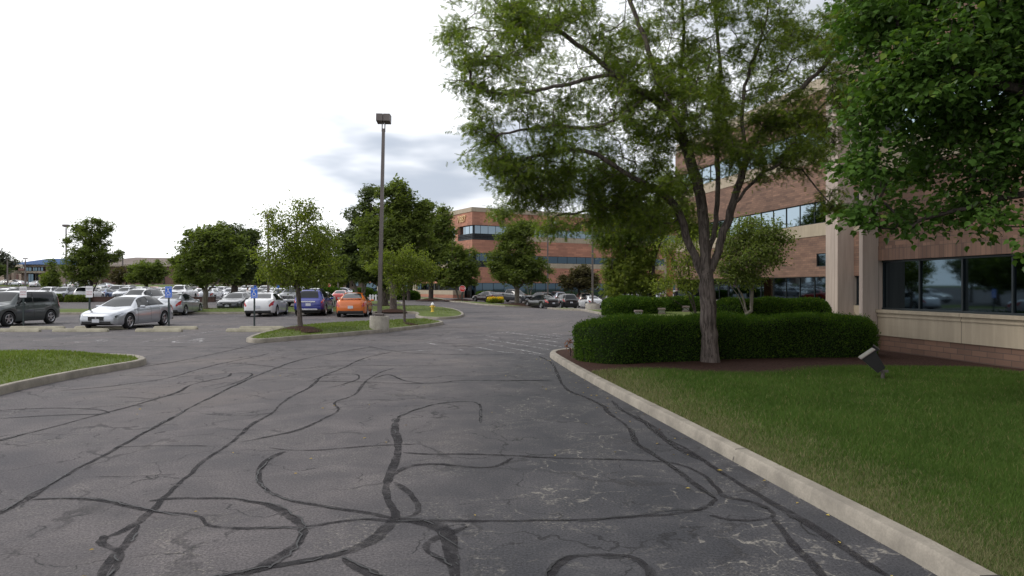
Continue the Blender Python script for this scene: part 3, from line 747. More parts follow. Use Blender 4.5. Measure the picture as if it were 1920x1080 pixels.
# ================================================================== BUILDINGS
class Frame:
    """a facade: origin, direction u along it, outward normal n; local axes (s, -outward, z)"""
    def __init__(s, root, o, u, out):
        u = Vector((u[0], u[1], 0)).normalized(); n = Vector((out[0], out[1], 0)).normalized()
        s.root = root; s.o = Vector((o[0], o[1], 0)); s.u = u; s.n = n
        Mx = Matrix(((u.x, -n.x, 0, s.o.x), (u.y, -n.y, 0, s.o.y), (0, 0, 1, 0), (0, 0, 0, 1)))
        s.M = Matrix.Translation(-root.location) @ Mx; s.flip = Mx.determinant() < 0
    def box(s, name, m, s0, s1, o0, o1, z0, z1, bev=0):
        mb = MB(); mb.box(s0, s1, -o1, -o0, z0, z1, bev=bev)
        return s.build(mb, name, m)
    def build(s, mb, name, m, parent=None):
        if s.flip: mb.f = [f[::-1] for f in mb.f]
        return mb.build(name, m, s.root if parent is None else parent, s.M if parent is None else None, uv=True)
    def ribbon(s, s0, s1, z0, z1, pane, glass, depth=0.16, rail=None):
        n = max(1, round((s1 - s0) / pane)); w = (s1 - s0) / n
        for i in range(n):
            a = s0 + i * w; mb = MB(); t = rng.normal(0, 0.0022, 2)
            y0, y1 = depth + t[0] * w, depth - t[0] * w
            mb.add([(a + 0.03, y0, z0 + 0.05), (a + w - 0.03, y1, z0 + 0.05), (a + w - 0.03, y1 + t[1], z1 - 0.05), (a + 0.03, y0 + t[1], z1 - 0.05)], [[0, 1, 2, 3]])
            s.build(mb, 'window', glass)
        fr = MB()
        for i in range(n + 1):
            a = s0 + i * w; fr.box(a - 0.022, a + 0.022, depth - 0.04, depth + 0.05, z0, z1)
        fr.box(s0, s1, depth - 0.065, depth + 0.05, z0, z0 + 0.05); fr.box(s0, s1, depth - 0.065, depth + 0.05, z1 - 0.05, z1)
        s.build(fr, 'window_frame', M['mullion'])
        bk = MB(); bk.box(s0, s1, depth + 0.06, depth + 0.16, z0, z1); s.build(bk, 'backing', M['dark'])

LV = dict(g0=0.95, g1=2.42, b1=4.85, w1=5.60, t1=6.92, b2=9.30, w2=10.08, t2=11.45, c0=13.5, c1=14.25)
nb = empty('office_building', (12.0, 15.0, 0.0))
tag(nb, 'three storey brown brick office wing with dark ribbon windows beside the lawn', 'building')
fa = Frame(nb, (9.77, 18.2), (0.168, -1.0), (-1.0, -0.168))
LA = 19.5
fa.box('brick_base', M['brick'], 0, LA, -0.5, 0, -0.3, 0.52)
fa.box('precast_band', M['beige'], 0, LA, -0.5, 0.03, 0.52, 1.12)
fa.box('precast_band', M['beige'], 0, LA, -0.5, 0.055, 1.015, 1.065)
fa.box('sill', M['beige'], 0, LA, -0.5, 0.09, 1.12, 1.20)
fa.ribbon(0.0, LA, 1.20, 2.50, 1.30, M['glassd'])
fa.box('soldier_course', M['soldier'], 0, LA, -0.45, 0.012, 2.50, 2.88)
fa.box('wall', M['brick'], 0, LA, -0.45, 0, 2.88, LV['b1'])
fa.box('precast_band', M['beige'], 0, LA, -0.45, 0.03, LV['b1'], LV['w1'])
fa.ribbon(0.0, LA, LV['w1'], LV['t1'], 1.30, M['glass'])
fa.box('wall', M['brick'], 0, LA, -0.45, 0, LV['t1'], LV['b2'])
fa.box('precast_band', M['beige'], 0, LA, -0.45, 0.03, LV['b2'], LV['w2'])
fa.ribbon(0.0, LA, LV['w2'], LV['t2'], 1.30, M['glass'])
fa.box('wall', M['brick'], 0, LA, -0.45, 0, LV['t2'], LV['c0'])
fa.box('cornice', M['beige'], -0.02, LA, -0.45, 0.06, LV['c0'], LV['c1'])
fa.box('pier', M['fin'], -0.14, 0.0, -0.6, 0.47, -0.2, LV['c1'] + 0.05)
fa.box('wall', M['brick'], -0.30, -0.14, -9.0, 0.0, -0.2, LV['c0'])
fa.box('core', M['dark'], -0.1, LA, -8.0, -0.47, -0.2, LV['c0'])  # unseen solid box added inside the wing to block light
fa.box('roof', M['roof'], -0.3, LA, -14.0, -0.45, LV['c0'] + 0.1, LV['c0'] + 0.3)
# the wing set back behind it
fb = Frame(nb, (20.53, 30.0), (-0.203, 1.0), (-1.0, -0.203))
LB = 30.5
fb.box('precast_base', M['beige'], 0, LB, -0.5, 0.02, -0.6, 0.78)
fb.ribbon(0.0, LB, 0.78, 2.42, 1.42, M['glassd'])
sA, sB_ = 10.25, 11.25        # small window in the brick beside the pilaster
fb.box('wall', M['brick'], 0, sA, -0.45, 0, 2.42, LV['b1']); fb.box('wall', M['brick'], sB_, LB, -0.45, 0, 2.42, LV['b1'])
fb.box('wall', M['brick'], sA, sB_, -0.45, 0, 2.42, 3.02); fb.box('wall', M['brick'], sA, sB_, -0.45, 0, 3.80, LV['b1'])
fb.ribbon(sA, sB_, 3.02, 3.80, 1.6, M['glassd'], 0.08)
fb.box('precast_band', M['beige'], 0, LB, -0.45, 0.03, LV['b1'], LV['w1'])
fb.ribbon(0.0, LB, LV['w1'], LV['t1'], 1.42, M['glass'])
fb.box('wall', M['brick'], 0, LB, -0.45, 0, LV['t1'], LV['b2'])
fb.box('precast_band', M['beige'], 0, LB, -0.45, 0.03, LV['b2'], LV['w2'])
fb.ribbon(0.0, LB, LV['w2'], LV['t2'], 1.42, M['glass'])
fb.box('wall', M['brick'], 0, LB, -0.45, 0, LV['t2'], LV['c0'])
fb.box('cornice', M['beige'], 0, LB + 0.02, -0.45, 0.06, LV['c0'], LV['c1'])
fb.box('pilaster', M['fin'], 9.15, 10.22, -0.3, 0.12, -0.3, LV['c1'] + 0.03)
fb.box('pier', M['fin'], 7.98, 8.42, -0.3, 1.02, -0.3, LV['c1'] + 0.03)
fb.box('wall', M['brick'], LB, LB + 0.3, -16, 0.0, -0.8, LV['c0'])
fb.box('core', M['dark'], -0.1, LB, -14.0, -0.47, -0.6, LV['c0'])  # same unseen filler, added to stop light crossing the rear wing
fb.box('roof', M['roof'], -8, LB, -16.0, -0.45, LV['c0'] + 0.1, LV['c0'] + 0.3)

ob = empty('office_building', (-6.3, 108.0, float(gz(-6.3, 108))))
tag(ob, 'red brick office building with gold numerals on its corner, across the road', 'building')
fc = Frame(ob, (-6.3, 108.0), (0.8765, 0.4818), (0.4818, -0.8765))
LC = 62; CB = 8.5
cl_ = dict(g1=2.45, b1=4.95, t1=7.0, w1=5.75, b2=9.35, w2=10.15, t2=11.65, c0=13.75, c1=14.45)
fc.box('wall', M['brickC'], 0, LC, -0.5, 0, cl_['g1'], cl_['b1'])
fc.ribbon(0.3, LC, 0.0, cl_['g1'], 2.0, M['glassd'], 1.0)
fc.box('paving_kerb', M['beige'], 0, LC, -1.1, 0, -0.8, 0.0)
fc.box('precast_band', M['beige'], CB, LC, -0.5, 0.03, cl_['b1'], cl_['w1'])
fc.ribbon(CB, LC, cl_['w1'], 6.95, 1.9, M['glassd'])
fc.box('wall', M['brickC'], 0, LC, -0.5, 0, 7.0 + 0.25, cl_['b2'] - 0.05); fc.box('wall', M['brickC'], CB, LC, -0.5, -0.002, 6.95, 7.25)
fc.box('precast_band', M['beige'], CB, LC, -0.5, 0.03, cl_['b2'] - 0.05, cl_['w2'])
fc.ribbon(CB, LC, cl_['w2'], 11.45, 1.9, M['glass'])
fc.box('wall', M['brickC'], 0, LC, -0.5, 0, 11.65, cl_['c0']); fc.box('wall', M['brickC'], CB, LC, -0.5, -0.002, 11.45, 11.65)
fc.box('cornice', M['beige'], 0, LC, -0.5, 0.10, cl_['c0'], cl_['c1'])
fl = Frame(ob, (-6.3, 108.0), (-0.518, 0.856), (-0.856, -0.518))
LL = 20.0
def corner_bay(fr, s1):
    fr.ribbon(0.35, s1, 10.3, 11.65, 1.35, M['glass'], 0.5); fr.ribbon(0.35, s1, 5.95, 7.25, 1.35, M['glassd'], 0.8)
    rl = MB()
    for z0, z1 in ((9.35, 9.55), (9.72, 9.80), (9.98, 10.06), (10.2, 10.3), (4.95, 5.12), (5.35, 5.42), (5.62, 5.70), (5.88, 5.95)): rl.box(0.05, s1, 0.06, 0.14, z0, z1)
    for k in range(int(s1 / 1.35) + 1): rl.box(0.3 + k * 1.35, 0.36 + k * 1.35, 0.07, 0.13, 9.4, 10.2); rl.box(0.3 + k * 1.35, 0.36 + k * 1.35, 0.07, 0.13, 5.0, 5.9)
    fr.build(rl, 'balcony_rail', M['mullion'])
    fr.box('balcony_back', M['dark'], 0.3, s1, -0.75, -0.35, 9.32, 10.3); fr.box('balcony_back', M['dark'], 0.3, s1, -1.05, -0.35, 4.92, 5.95)
corner_bay(fc, CB); corner_bay(fl, 5.0)
fl.box('wall', M['brickC'], 0, LL, -0.5, 0, 2.45, 4.95); fl.box('wall', M['brickC'], 0, LL, -0.5, 0, 7.25, 9.3); fl.box('wall', M['brickC'], 0, LL, -0.5, 0, 11.65, cl_['c0'])
fl.box('cornice', M['beige'], 0, LL, -0.5, 0.10, cl_['c0'], cl_['c1'])
fl.box('pier', M['brickC'], 5.0, 6.0, -0.5, 0.02, 4.95, 7.25); fl.box('pier', M['brickC'], 5.0, 6.0, -0.5, 0.02, 9.3, 11.65)
fl.ribbon(6.0, LL, 5.75, 7.25, 1.9, M['glassd']); fl.ribbon(6.0, LL, 10.15, 11.65, 1.9, M['glass'])
fl.box('precast_band', M['beige'], 6.0, LL, -0.5, 0.03, 4.95, 5.75); fl.box('precast_band', M['beige'], 6.0, LL, -0.5, 0.03, 9.3, 10.15)
fl.ribbon(0.3, 3.6, 0.0, 2.45, 1.6, M['glassd'], 0.7); fl.ribbon(3.6, LL, 1.25, 2.45, 1.8, M['glassd'], 0.3)
fl.box('brick_base', M['brickC'], 3.6, LL, -0.5, 1.6, -0.6, 0.55); fl.box('precast_band', M['beige'], 3.6, LL, -0.5, 1.63, 0.55, 1.22)
fg = Frame(ob, (-16.7, 125.1), (-1.0, 0.22), (-0.22, -1.0))
fg.box('wall', M['brickC'], 0, 11.5, -0.5, 0, 2.6, 4.95); fg.ribbon(0, 11.5, 0.1, 2.6, 2.2, M['glassd'], 0.9); fg.box('precast_band', M['beige'], 0, 11.5, -0.5, 0.03, 4.95, 5.75)
fg.ribbon(0, 11.5, 5.75, 7.1, 2.0, M['glass']); fg.box('wall', M['brickC'], 0, 11.5, -0.5, 0, 7.1, 9.3); fg.ribbon(0, 11.5, 10.1, 11.5, 2.0, M['glass'])
fg.box('precast_band', M['beige'], 0, 11.5, -0.5, 0.03, 9.3, 10.1); fg.box('wall', M['brickC'], 0, 11.5, -0.5, 0, 11.5, 13.2)
for k in range(4): fg.box('column', M['cream'], 0.3 + k * 2.3, 0.95 + k * 2.3, 1.0, 1.7, -0.3, 2.6)
fc.box('core', M['dark'], 0.8, LC, -16, -1.1, -0.6, cl_['c0']); fg.box('core', M['dark'], -2, 11.4, -10, -1.0, -0.6, 12.8)  # unseen boxes added indoors so that no light passes through
rf = MB(); rf.prism([(0, 1.5), (53, 31.0), (44, 44), (-6, 32), (-20.5, 21.2), (-9.4, 18.1)], cl_['c0'] - 0.6, cl_['c0'] - 0.3)
rf.build('roof', M['roof'], ob, Matrix.Translation((0, 0, -ob.location.z)))
sk = MB(); sk.add([(-5, -3.4, 0), (5, -3.4, 0), (5, 3.4, 0), (-5, 3.4, 0), (-2.5, 0, 2.0), (2.5, 0, 2.0)], [(0, 1, 5, 4), (2, 3, 4, 5), (1, 2, 5), (3, 0, 4)])
sk.build('skylight', M['greeng'], ob, Matrix.Translation((X(795, 131) + 6.3, 23, 13.5 - ob.location.z)))
nm = text_mesh('7887', 1.55, 0.07); nm.transform(Matrix.Diagonal((0.95, 1.0, 1.0, 1.0)))
_u, _n = -fl.u, -fl.n; _p = fl.o + fl.u * 3.5 + fl.n * 0.10
no = link_mesh('numerals', nm, M['gold'], ob, Matrix.Translation(-ob.location) @ Matrix(((_u.x, _n.x, 0, _p.x), (_u.y, _n.y, 0, _p.y), (0, 0, 1, 12.75), (0, 0, 0, 1))))

# ---- buildings far left
lb = empty('commercial_building', (X(60, 205), 205, float(gz(-60, 200))))
tag(lb, 'tan two storey building with blue hipped roof and flat entrance canopy, far left', 'building')
g0 = lb.location.z
def lbx(name, m, px0, px1, z0, z1, d0, d1, D=205):
    mb = MB(); x0 = (px0 - 960) / F * D - lb.location.x; x1 = (px1 - 960) / F * D - lb.location.x
    mb.box(x0, x1, d0, d1, z0 - g0, z1 - g0); return mb.build(name, m, lb, uv=True)
def zz(py, D=205): return CH - (py - HZ) / F * D
lbx('wall', M['tan'], 40, 128, g0 - 0.5, zz(512), 0, 20); lbx('wall', M['tan'], 88, 128, zz(512), zz(500), -0.5, 18)
lbx('upper_wall', M['brownw'], 38, 90, zz(508), zz(500), 1.5, 18)
lbx('fascia', M['cream'], 26, 58, zz(500.5), zz(496.5), -3.5, 0); lbx('fascia', M['cream'], 58, 130, zz(500.5), zz(496.5), -1.5, 18.5)
lbx('fascia', M['cream'], 43, 90, zz(512), zz(508.5), -1.5, 2)
lbx('canopy', M['cream'], 1, 43.5, zz(513), zz(507.5), -8, 4)
lbx('wall', M['tan'], -50, 45, g0 - 0.5, zz(508), 9, 20); lbx('wall', M['brownw'], -24, -6, g0, zz(513), 8.9, 9.2); lbx('upper_wall', M['brownw'], -20, 45, zz(508), zz(501), 12, 20)
for a, b in ((4, 13), (41.5, 44.5), (49, 53), (16, 19)): lbx('column', M['tan'], a, b, g0 - 0.5, zz(513), -6, -5)
for a, b in ((54, 58), (59, 63), (63.5, 66.5), (68, 72)):
    o = lbx('window', M['glassd'], a, b, g0 + 0.2, zz(513), -0.12, -0.02)
for a, b in ((42, 47), (48, 53), (56, 59), (60, 64), (66, 69), (71, 75)): lbx('window', M['glassd'], a, b, zz(507.5), zz(501), 1.35, 1.45)
hr = MB(); x0, x1 = X(28, 205) - lb.location.x, X(128, 205) - lb.location.x; xa, xb = X(65, 205) - lb.location.x, X(118, 205) - lb.location.x
ez = zz(496.5) - g0; tz = zz(483.5) - g0
hr.add([(x0, -3.4, ez), (x1, -3.4, ez), (x1, 19, ez), (x0, 19, ez), (xa, 6, tz), (xb, 6, tz), (xb, 12, tz), (xa, 12, tz)], [(0, 1, 5, 4), (1, 2, 6, 5), (2, 3, 7, 6), (3, 0, 4, 7), (4, 5, 6, 7)])
hr.build('roof', M['bluer'], lb)
bb = empty('retail_building', (X(300, 215), 215, float(gz(-100, 215))))
tag(bb, 'long low brown building with sloping brown roof behind the car park', 'building')
g0 = bb.location.z
def bbx(name, m, px0, px1, z0, z1, d0, d1, D=215):
    mb = MB(); mb.box((px0 - 960) / F * D - bb.location.x, (px1 - 960) / F * D - bb.location.x, d0, d1, z0 - g0, z1 - g0); return mb.build(name, m, bb, uv=True)
bbx('wall', M['brownw'], 128, 470, g0 - 0.5, zz(499, 215), 0, 40)
bbx('fascia', M['cream'], 126, 472, zz(499.5, 215), zz(496.5, 215), -1.0, 41)
rr = MB(); x0, x1 = X(126, 215) - bb.location.x, X(472, 215) - bb.location.x; a = zz(496.5, 215) - g0; b = zz(479, 215) - g0
rr.add([(x0, -1.2, a), (x1, -1.2, a), (x1, 41, a), (x0, 41, a), (x0 + 14, 14, b), (x1 - 8, 14, b - .6), (x1 - 8, 28, b - .6), (x0 + 14, 28, b)], [(0, 1, 5, 4), (1, 2, 6, 5), (2, 3, 7, 6), (3, 0, 4, 7), (4, 5, 6, 7)])
rr.build('roof', M['brownr'], bb)
for a in (186.5, 190): bbx('column', M['cream'], a, a + 1.6, g0 - 0.5, zz(499, 215), -1.2, -0.4)
for a, b_ in ((221, 226), (306, 309), (150, 156), (340, 346)): bbx('door', M['dark'], a, b_, g0, g0 + 3.0, -0.1, 0.02)
mb_ = empty('low_building', (X(520, 178), 178, float(gz(X(520, 178), 178))))
tag(mb_, 'low brown and cream building glimpsed under the trees mid left', 'building')
g0 = mb_.location.z
def mbx(name, m, px0, px1, z0, z1, d0, d1, D=178):
    mb = MB(); mb.box((px0 - 960) / F * D - mb_.location.x, (px1 - 960) / F * D - mb_.location.x, d0, d1, z0 - g0, z1 - g0); return mb.build(name, m, mb_, uv=True)
mbx('wall', M['brownw'], 425, 640, g0 - 0.5, g0 + 3.2, 0, 20); mbx('fascia', M['brownr'], 423, 642, g0 + 3.2, g0 + 3.9, -0.5, 21)
mbx('low_wall', M['cream'], 449, 477, g0 - 0.3, g0 + 1.35, -6, -5.6)
for a in (500, 520, 545, 590): mbx('window', M['glassd'], a, a + 9, g0 + 0.9, g0 + 2.2, -0.06, 0.02)
pb = empty('low_building', (X(672, 165), 165, float(gz(X(672, 165), 165))))
tag(pb, 'pinkish flat roofed building with dark carport behind the red sedan', 'building')
g0 = pb.location.z
for nme, mt, a, b, z0, z1, d0, d1 in (('wall', 'tan', 640, 740, -0.3, 3.2, 0, 14), ('fascia', 'cream', 636, 742, 3.2, 3.9, -3.0, 15), ('column', 'mullion', 654, 659, -0.3, 3.2, -2.6, -2.0), ('window', 'glassd', 660, 672, 0.9, 2.4, -0.08, 0.02), ('window', 'glassd', 690, 700, 0.9, 2.4, -0.08, 0.02)):
    mb = MB(); mb.box((a - 672) / F * 165, (b - 672) / F * 165, d0, d1, z0, z1); mb.build(nme, M[mt], pb)

# ---- far grass banks
sheet('grass_bank', ccw([(-400, 168), (-250, 172), (-152, 174), (-118, 176), (-60, 170), (-30, 166), (-30, 176), (-60, 184), (-150, 184), (-400, 182)]), M['grass2'], 0.03, 0, 1, 6)
sheet('far_ground', ccw([(-420, 225), (400, 190), (400, 1400), (-420, 1400)]), M['grass2'], 0.05, 0, 1, 60)
sheet('far_ground', ccw([(23, 20), (200, 20), (200, 190), (40, 190), (30, 140), (45, 120), (30, 60)]), M['grass2'], 0.03, 0, 1, 20)

# ---- low brown wall at the edge of the far car park
def block_wall(x0, x1, y, h, label):
    mb = MB(); g = float(gz(x0, y - 1)); mb.box(x0, x1, y, y + 0.35, g - 0.2, g + h); mb.box(x0 - .03, x1 + .03, y - 0.03, y + 0.38, g + h, g + h + 0.06)
    o = mb.build('low_wall', M['wallb']); tag(o, label, 'wall')
block_wall(X(-60, 81), X(252, 81), 81.0, 0.56, 'low dark brown block wall edging the far car park')
block_wall(X(300, 80.5), X(402, 80.5), 80.5, 0.56, 'short dark brown block wall behind the pale tree trunk')
block_wall(X(622, 76), X(648, 76), 76, 0.5, 'stub of dark brown block wall left of orange car')

# ================================================================== CARS
def paint(name, col, metal=0.0, rough=0.28):
    m, nt, b = material(name)
    b.inputs['Base Color'].default_value = c4(col); b.inputs['Metallic'].default_value = metal
    b.inputs['Roughness'].default_value = rough; b.inputs['Coat Weight'].default_value = 1.0; b.inputs['Coat Roughness'].default_value = 0.04
    return m
P_ = dict(silver=paint('silver_paint', (0.42, 0.44, 0.48), 0.55), white=paint('white_paint', (0.72, 0.73, 0.75)), pearl=paint('warm_white_paint', (0.68, 0.66, 0.60)),
          grey=paint('grey_paint', (0.13, 0.14, 0.15), 0.5), dark=paint('dark_grey_paint', (0.045, 0.05, 0.058), 0.3), black=paint('black_paint', (0.008, 0.008, 0.010)),
          blue=paint('blue_paint', (0.018, 0.028, 0.22), 0.2), orange=paint('orange_paint', (0.62, 0.145, 0.018), 0.1), red=paint('red_paint', (0.45, 0.02, 0.015)),
          maroon=paint('maroon_paint', (0.09, 0.012, 0.03), 0.2), green=paint('green_grey_paint', (0.060, 0.072, 0.072), 0.4), lblue=paint('mid_blue_paint', (0.03, 0.09, 0.25), 0.3),
          champ=paint('champagne_paint', (0.33, 0.30, 0.27), 0.5), plum=paint('plum_paint', (0.045, 0.02, 0.024), 0.3), steel=paint('steel_blue_paint', (0.16, 0.18, 0.22), 0.5))
TY = dict(
 sedan=dict(L=4.80, W=1.82, wr=.56, ax=(.92, 3.72), rw=.335,
  zt=[(0, .56), (.04, .66), (.15, .72), (.5, .80), (1.0, .875), (1.28, .93), (1.9, 1.27), (2.15, 1.37), (2.6, 1.44), (3.1, 1.43), (3.5, 1.34), (4.12, 1.09), (4.3, 1.07), (4.62, 1.06), (4.73, .99), (4.78, .86), (4.8, .72)],
  zb=[(0, .50), (.15, .62), (.6, .72), (1.25, .86), (2.5, .90), (3.8, .95), (4.4, .95), (4.7, .86), (4.8, .66)], bot=[(0, .30), (.1, .22), (.7, .19), (4.1, .20), (4.7, .27), (4.8, .36)],
  wm=[(0, .56), (.05, .70), (.2, .82), (.6, .89), (1.2, .91), (3.6, .91), (4.3, .88), (4.65, .80), (4.76, .71), (4.8, .62)],
  ws=(1.30, 2.12), rwn=(3.26, 4.08), sw=(1.62, 3.72), bp=2.55),
 suv=dict(L=4.55, W=1.86, wr=.62, ax=(.88, 3.58), rw=.36,
  zt=[(0, .66), (.04, .78), (.15, .88), (.5, .97), (1.0, 1.05), (1.2, 1.09), (1.85, 1.50), (2.1, 1.60), (2.6, 1.67), (3.4, 1.67), (3.95, 1.62), (4.12, 1.52), (4.38, 1.13), (4.42, 1.05), (4.52, .98), (4.55, .80)],
  zb=[(0, .58), (.15, .76), (.6, .88), (1.25, .98), (2.5, 1.02), (3.8, 1.06), (4.3, 1.05), (4.5, .90), (4.55, .72)], bot=[(0, .36), (.1, .27), (.7, .24), (3.9, .25), (4.45, .32), (4.55, .42)],
  wm=[(0, .58), (.05, .72), (.2, .84), (.6, .91), (1.2, .93), (3.6, .93), (4.2, .90), (4.45, .82), (4.55, .72)],
  ws=(1.22, 2.05), rwn=(4.06, 4.38), sw=(1.55, 3.95), bp=2.45),
 boxy=dict(L=4.10, W=1.80, wr=.71, ax=(.78, 3.34), rw=.34,
  zt=[(0, .66), (.04, .80), (.15, .90), (.5, .97), (.95, 1.04), (1.05, 1.07), (1.5, 1.48), (1.65, 1.58), (2.2, 1.62), (3.4, 1.61), (3.85, 1.59), (3.93, 1.52), (4.04, 1.08), (4.05, .98), (4.10, .72)],
  zb=[(0, .58), (.15, .78), (.6, .88), (1.1, .96), (2.5, .98), (3.6, 1.01), (4.0, 1.0), (4.10, .66)], bot=[(0, .34), (.1, .26), (.7, .22), (3.6, .23), (4.0, .30), (4.1, .40)],
  wm=[(0, .60), (.05, .74), (.2, .84), (.6, .89), (1.2, .90), (3.4, .90), (3.9, .86), (4.05, .80), (4.10, .72)],
  ws=(1.07, 1.62), rwn=(3.92, 4.03), sw=(1.30, 3.62), bp=2.25),
 pickup=dict(L=5.80, W=1.98, wr=.66, ax=(1.0, 4.6), rw=.40,
  zt=[(0, .90), (.03, 1.08), (.15, 1.16), (.6, 1.20), (1.2, 1.24), (1.35, 1.26), (1.95, 1.72), (2.15, 1.84), (2.6, 1.90), (3.4, 1.90), (3.72, 1.84), (3.80, 1.40), (3.84, 1.34), (5.7, 1.34), (5.77, 1.30), (5.8, .80)],
  zb=[(0, .80), (.15, 1.04), (.6, 1.10), (1.25, 1.16), (2.5, 1.20), (3.8, 1.22), (5.6, 1.22), (5.8, .74)], bot=[(0, .45), (.1, .38), (.7, .36), (5.2, .38), (5.7, .46), (5.8, .56)],
  wm=[(0, .76), (.04, .88), (.15, .95), (.6, .99), (1.2, .99), (5.4, .99), (5.7, .97), (5.8, .90)],
  ws=(1.38, 2.08), rwn=(3.72, 3.80), sw=(1.70, 3.60), bp=2.65),
 van=dict(L=5.05, W=1.98, wr=.68, ax=(.95, 3.95), rw=.35,
  zt=[(0, .60), (.04, .74), (.15, .84), (.5, .95), (.95, 1.06), (1.05, 1.09), (1.9, 1.58), (2.15, 1.67), (2.7, 1.73), (4.2, 1.71), (4.55, 1.66), (4.7, 1.56), (4.92, 1.10), (4.98, 1.0), (5.05, .76)],
  zb=[(0, .54), (.15, .72), (.6, .84), (1.2, .96), (2.5, 1.0), (4.4, 1.04), (4.9, 1.0), (5.05, .68)], bot=[(0, .32), (.1, .24), (.7, .2), (4.4, .22), (4.95, .3), (5.05, .4)],
  wm=[(0, .60), (.05, .76), (.2, .88), (.6, .96), (1.2, .98), (4.2, .98), (4.7, .95), (4.95, .88), (5.05, .76)],
  ws=(1.08, 2.10), rwn=(4.66, 4.90), sw=(1.45, 4.5), bp=2.6))

class CarShape:
    def __init__(s, T):
        s.T = T; s.f = {k: (np.array([p[0] for p in T[k]]), np.array([p[1] for p in T[k]])) for k in ('zt', 'zb', 'bot', 'wm')}
    def g(s, k, t): return float(np.interp(t, *s.f[k]))
    def zt(s, t):
        return sum(s.g('zt', t + d) * w for d, w in ((-.05, .2), (0, .6), (.05, .2))) if .2 < t < s.T['L'] - .12 else s.g('zt', t)
    def section(s, t):
        T = s.T; zt, zb, w = s.zt(t), s.g('zb', t), s.g('wm', t) * T['W'] / 1.82; zl = s.g('bot', t); arch = 0
        for a in T['ax']:
            rr = T['rw'] + 0.055
            if abs(t - a) < rr: zl = max(zl, T['rw'] + math.sqrt(rr * rr - (t - a) ** 2)); arch = 1
        zl = min(zl, zb - 0.06); zb = min(zb, zt - 0.02)
        cab = max(0, min(1, (zt - zb - 0.10) / 0.34)); cw = (w * 0.84) * (1 - cab) + T['wr'] * cab
        h = zb - zl; zr = zt - (0.012 + 0.035 * cab)
        sh = 0.955 * w
        p = [(w * (0.93 if not arch else 0.985), zl), (w * 0.985, zl + h * .18), (w, zl + h * .45), (w * 0.992, zl + h * .78), (sh, zb),
             (sh + (cw - sh) * .14, zb + (zr - zb) * .10), (sh + (cw - sh) * .50 + .02 * cab, zb + (zr - zb) * .50), (sh + (cw - sh) * .86, zb + (zr - zb) * .88),
             (cw * .93, zr + (zt - zr) * .25), (cw * .5, zt - (zt - zr) * .2), (0, zt)]
        return p
    def P(s, t, v):
        p = s.section(t); i = min(9, int(v)); f = v - i
        return (p[i][0] + (p[i + 1][0] - p[i][0]) * f, s.T['L'] / 2 - t, p[i][1] + (p[i + 1][1] - p[i][1]) * f)
    def patch(s, mb, t0, t1, v0, v1, side=1, off=0.006, nt=8, nv=4, both=False, mi=0, trim=None):
        """a panel following the body skin; side +1 right, -1 left, both = across the centre line"""
        vv = list(np.linspace(v0, v1, nv + 1)); rows = []
        if both: cols = [(v, 1) for v in vv] + [(v, -1) for v in vv[::-1][1:]]
        else: cols = [(v, side) for v in vv]
        for i in range(nt + 1):
            row = []
            for q, (v, sd) in enumerate(cols):
                a0, a1 = (t0, t1) if trim is None else trim((v - v0) / (v1 - v0), t0, t1)
                t = a0 + (a1 - a0) * i / nt; e = 0.02
                p = Vector(s.P(t, v)); a = Vector(s.P(t + e, v)) - p
                v2 = min(10, v + .08); b_ = Vector(s.P(t, v2)) - Vector(s.P(t, v2 - .08)); n = a.cross(b_)
                if n.length < 1e-9: n = Vector((1, 0, 0.3))
                n.normalize()
                if n.x * 1 + n.z * 0.8 < 0: n = -n
                p = p + n * off
                if sd < 0: p.x = -p.x
                if v >= 9.99: p.x = 0
                row.append(p)
            rows.append(row)
        m = len(cols); V = [p for r in rows for p in r]; fs = []
        for i in range(nt):
            for j in range(m - 1):
                f = [i * m + j, i * m + j + 1, (i + 1) * m + j + 1, (i + 1) * m + j]; fs.append(f)
        # orient outward
        f = fs[len(fs) // 2]; A, B, C = V[f[0]], V[f[1]], V[f[2]]; n = (B - A).cross(C - A); c = (A + C) / 2
        if n.dot(Vector((c.x, c.y * 0.3, c.z - 0.6))) < 0: fs = [q[::-1] for q in fs]
        mb.add(V, fs, mi)
def wheel_meshes(r, w=0.21):
    mb = MB(); rot = Matrix.Rotation(R(90), 4, 'Y')
    mb.lathe([(r * .62, -w / 2 + .01), (r * .66, -w / 2), (r * .90, -w / 2), (r * .98, -w / 2 + .025), (r, -w / 4), (r, w / 4), (r * .98, w / 2 - .025), (r * .90, w / 2), (r * .66, w / 2), (r * .62, w / 2 - .01), (r * .6, 0), (r * .62, -w / 2 + .01)], 22, rot)
    ty = mb.mesh('tyre'); ty.polygons.foreach_set('use_smooth', np.ones(len(ty.polygons), bool)); ty.materials.append(M['tyre'])
    rb = MB()
    rb.lathe([(r * .66, w / 2 - .005), (r * .62, w / 2 + .004), (r * .58, w / 2 - .012), (r * .56, w / 2 - .05), (r * .56, 0)], 22, rot)
    rb.lathe([(0, w / 2 - .012), (r * .15, w / 2 - .012), (r * .17, w / 2 - .03)], 12, rot)
    for k in range(5):
        a = 2 * math.pi * k / 5; q = Matrix.Rotation(a, 4, 'X') @ Matrix.Translation((w / 2 - .03, 0, 0))
        rb.box(-.012, .012, -r * .085, r * .085, r * .10, r * .60, M=q)
    rb.lathe([(0, w / 2 - .075), (r * .56, w / 2 - .075)], 16, rot, mi=1)
    ri = rb.mesh('rim'); ri.materials.append(M['rim']); ri.materials.append(M['dark'])
    return ty, ri
WH = {}
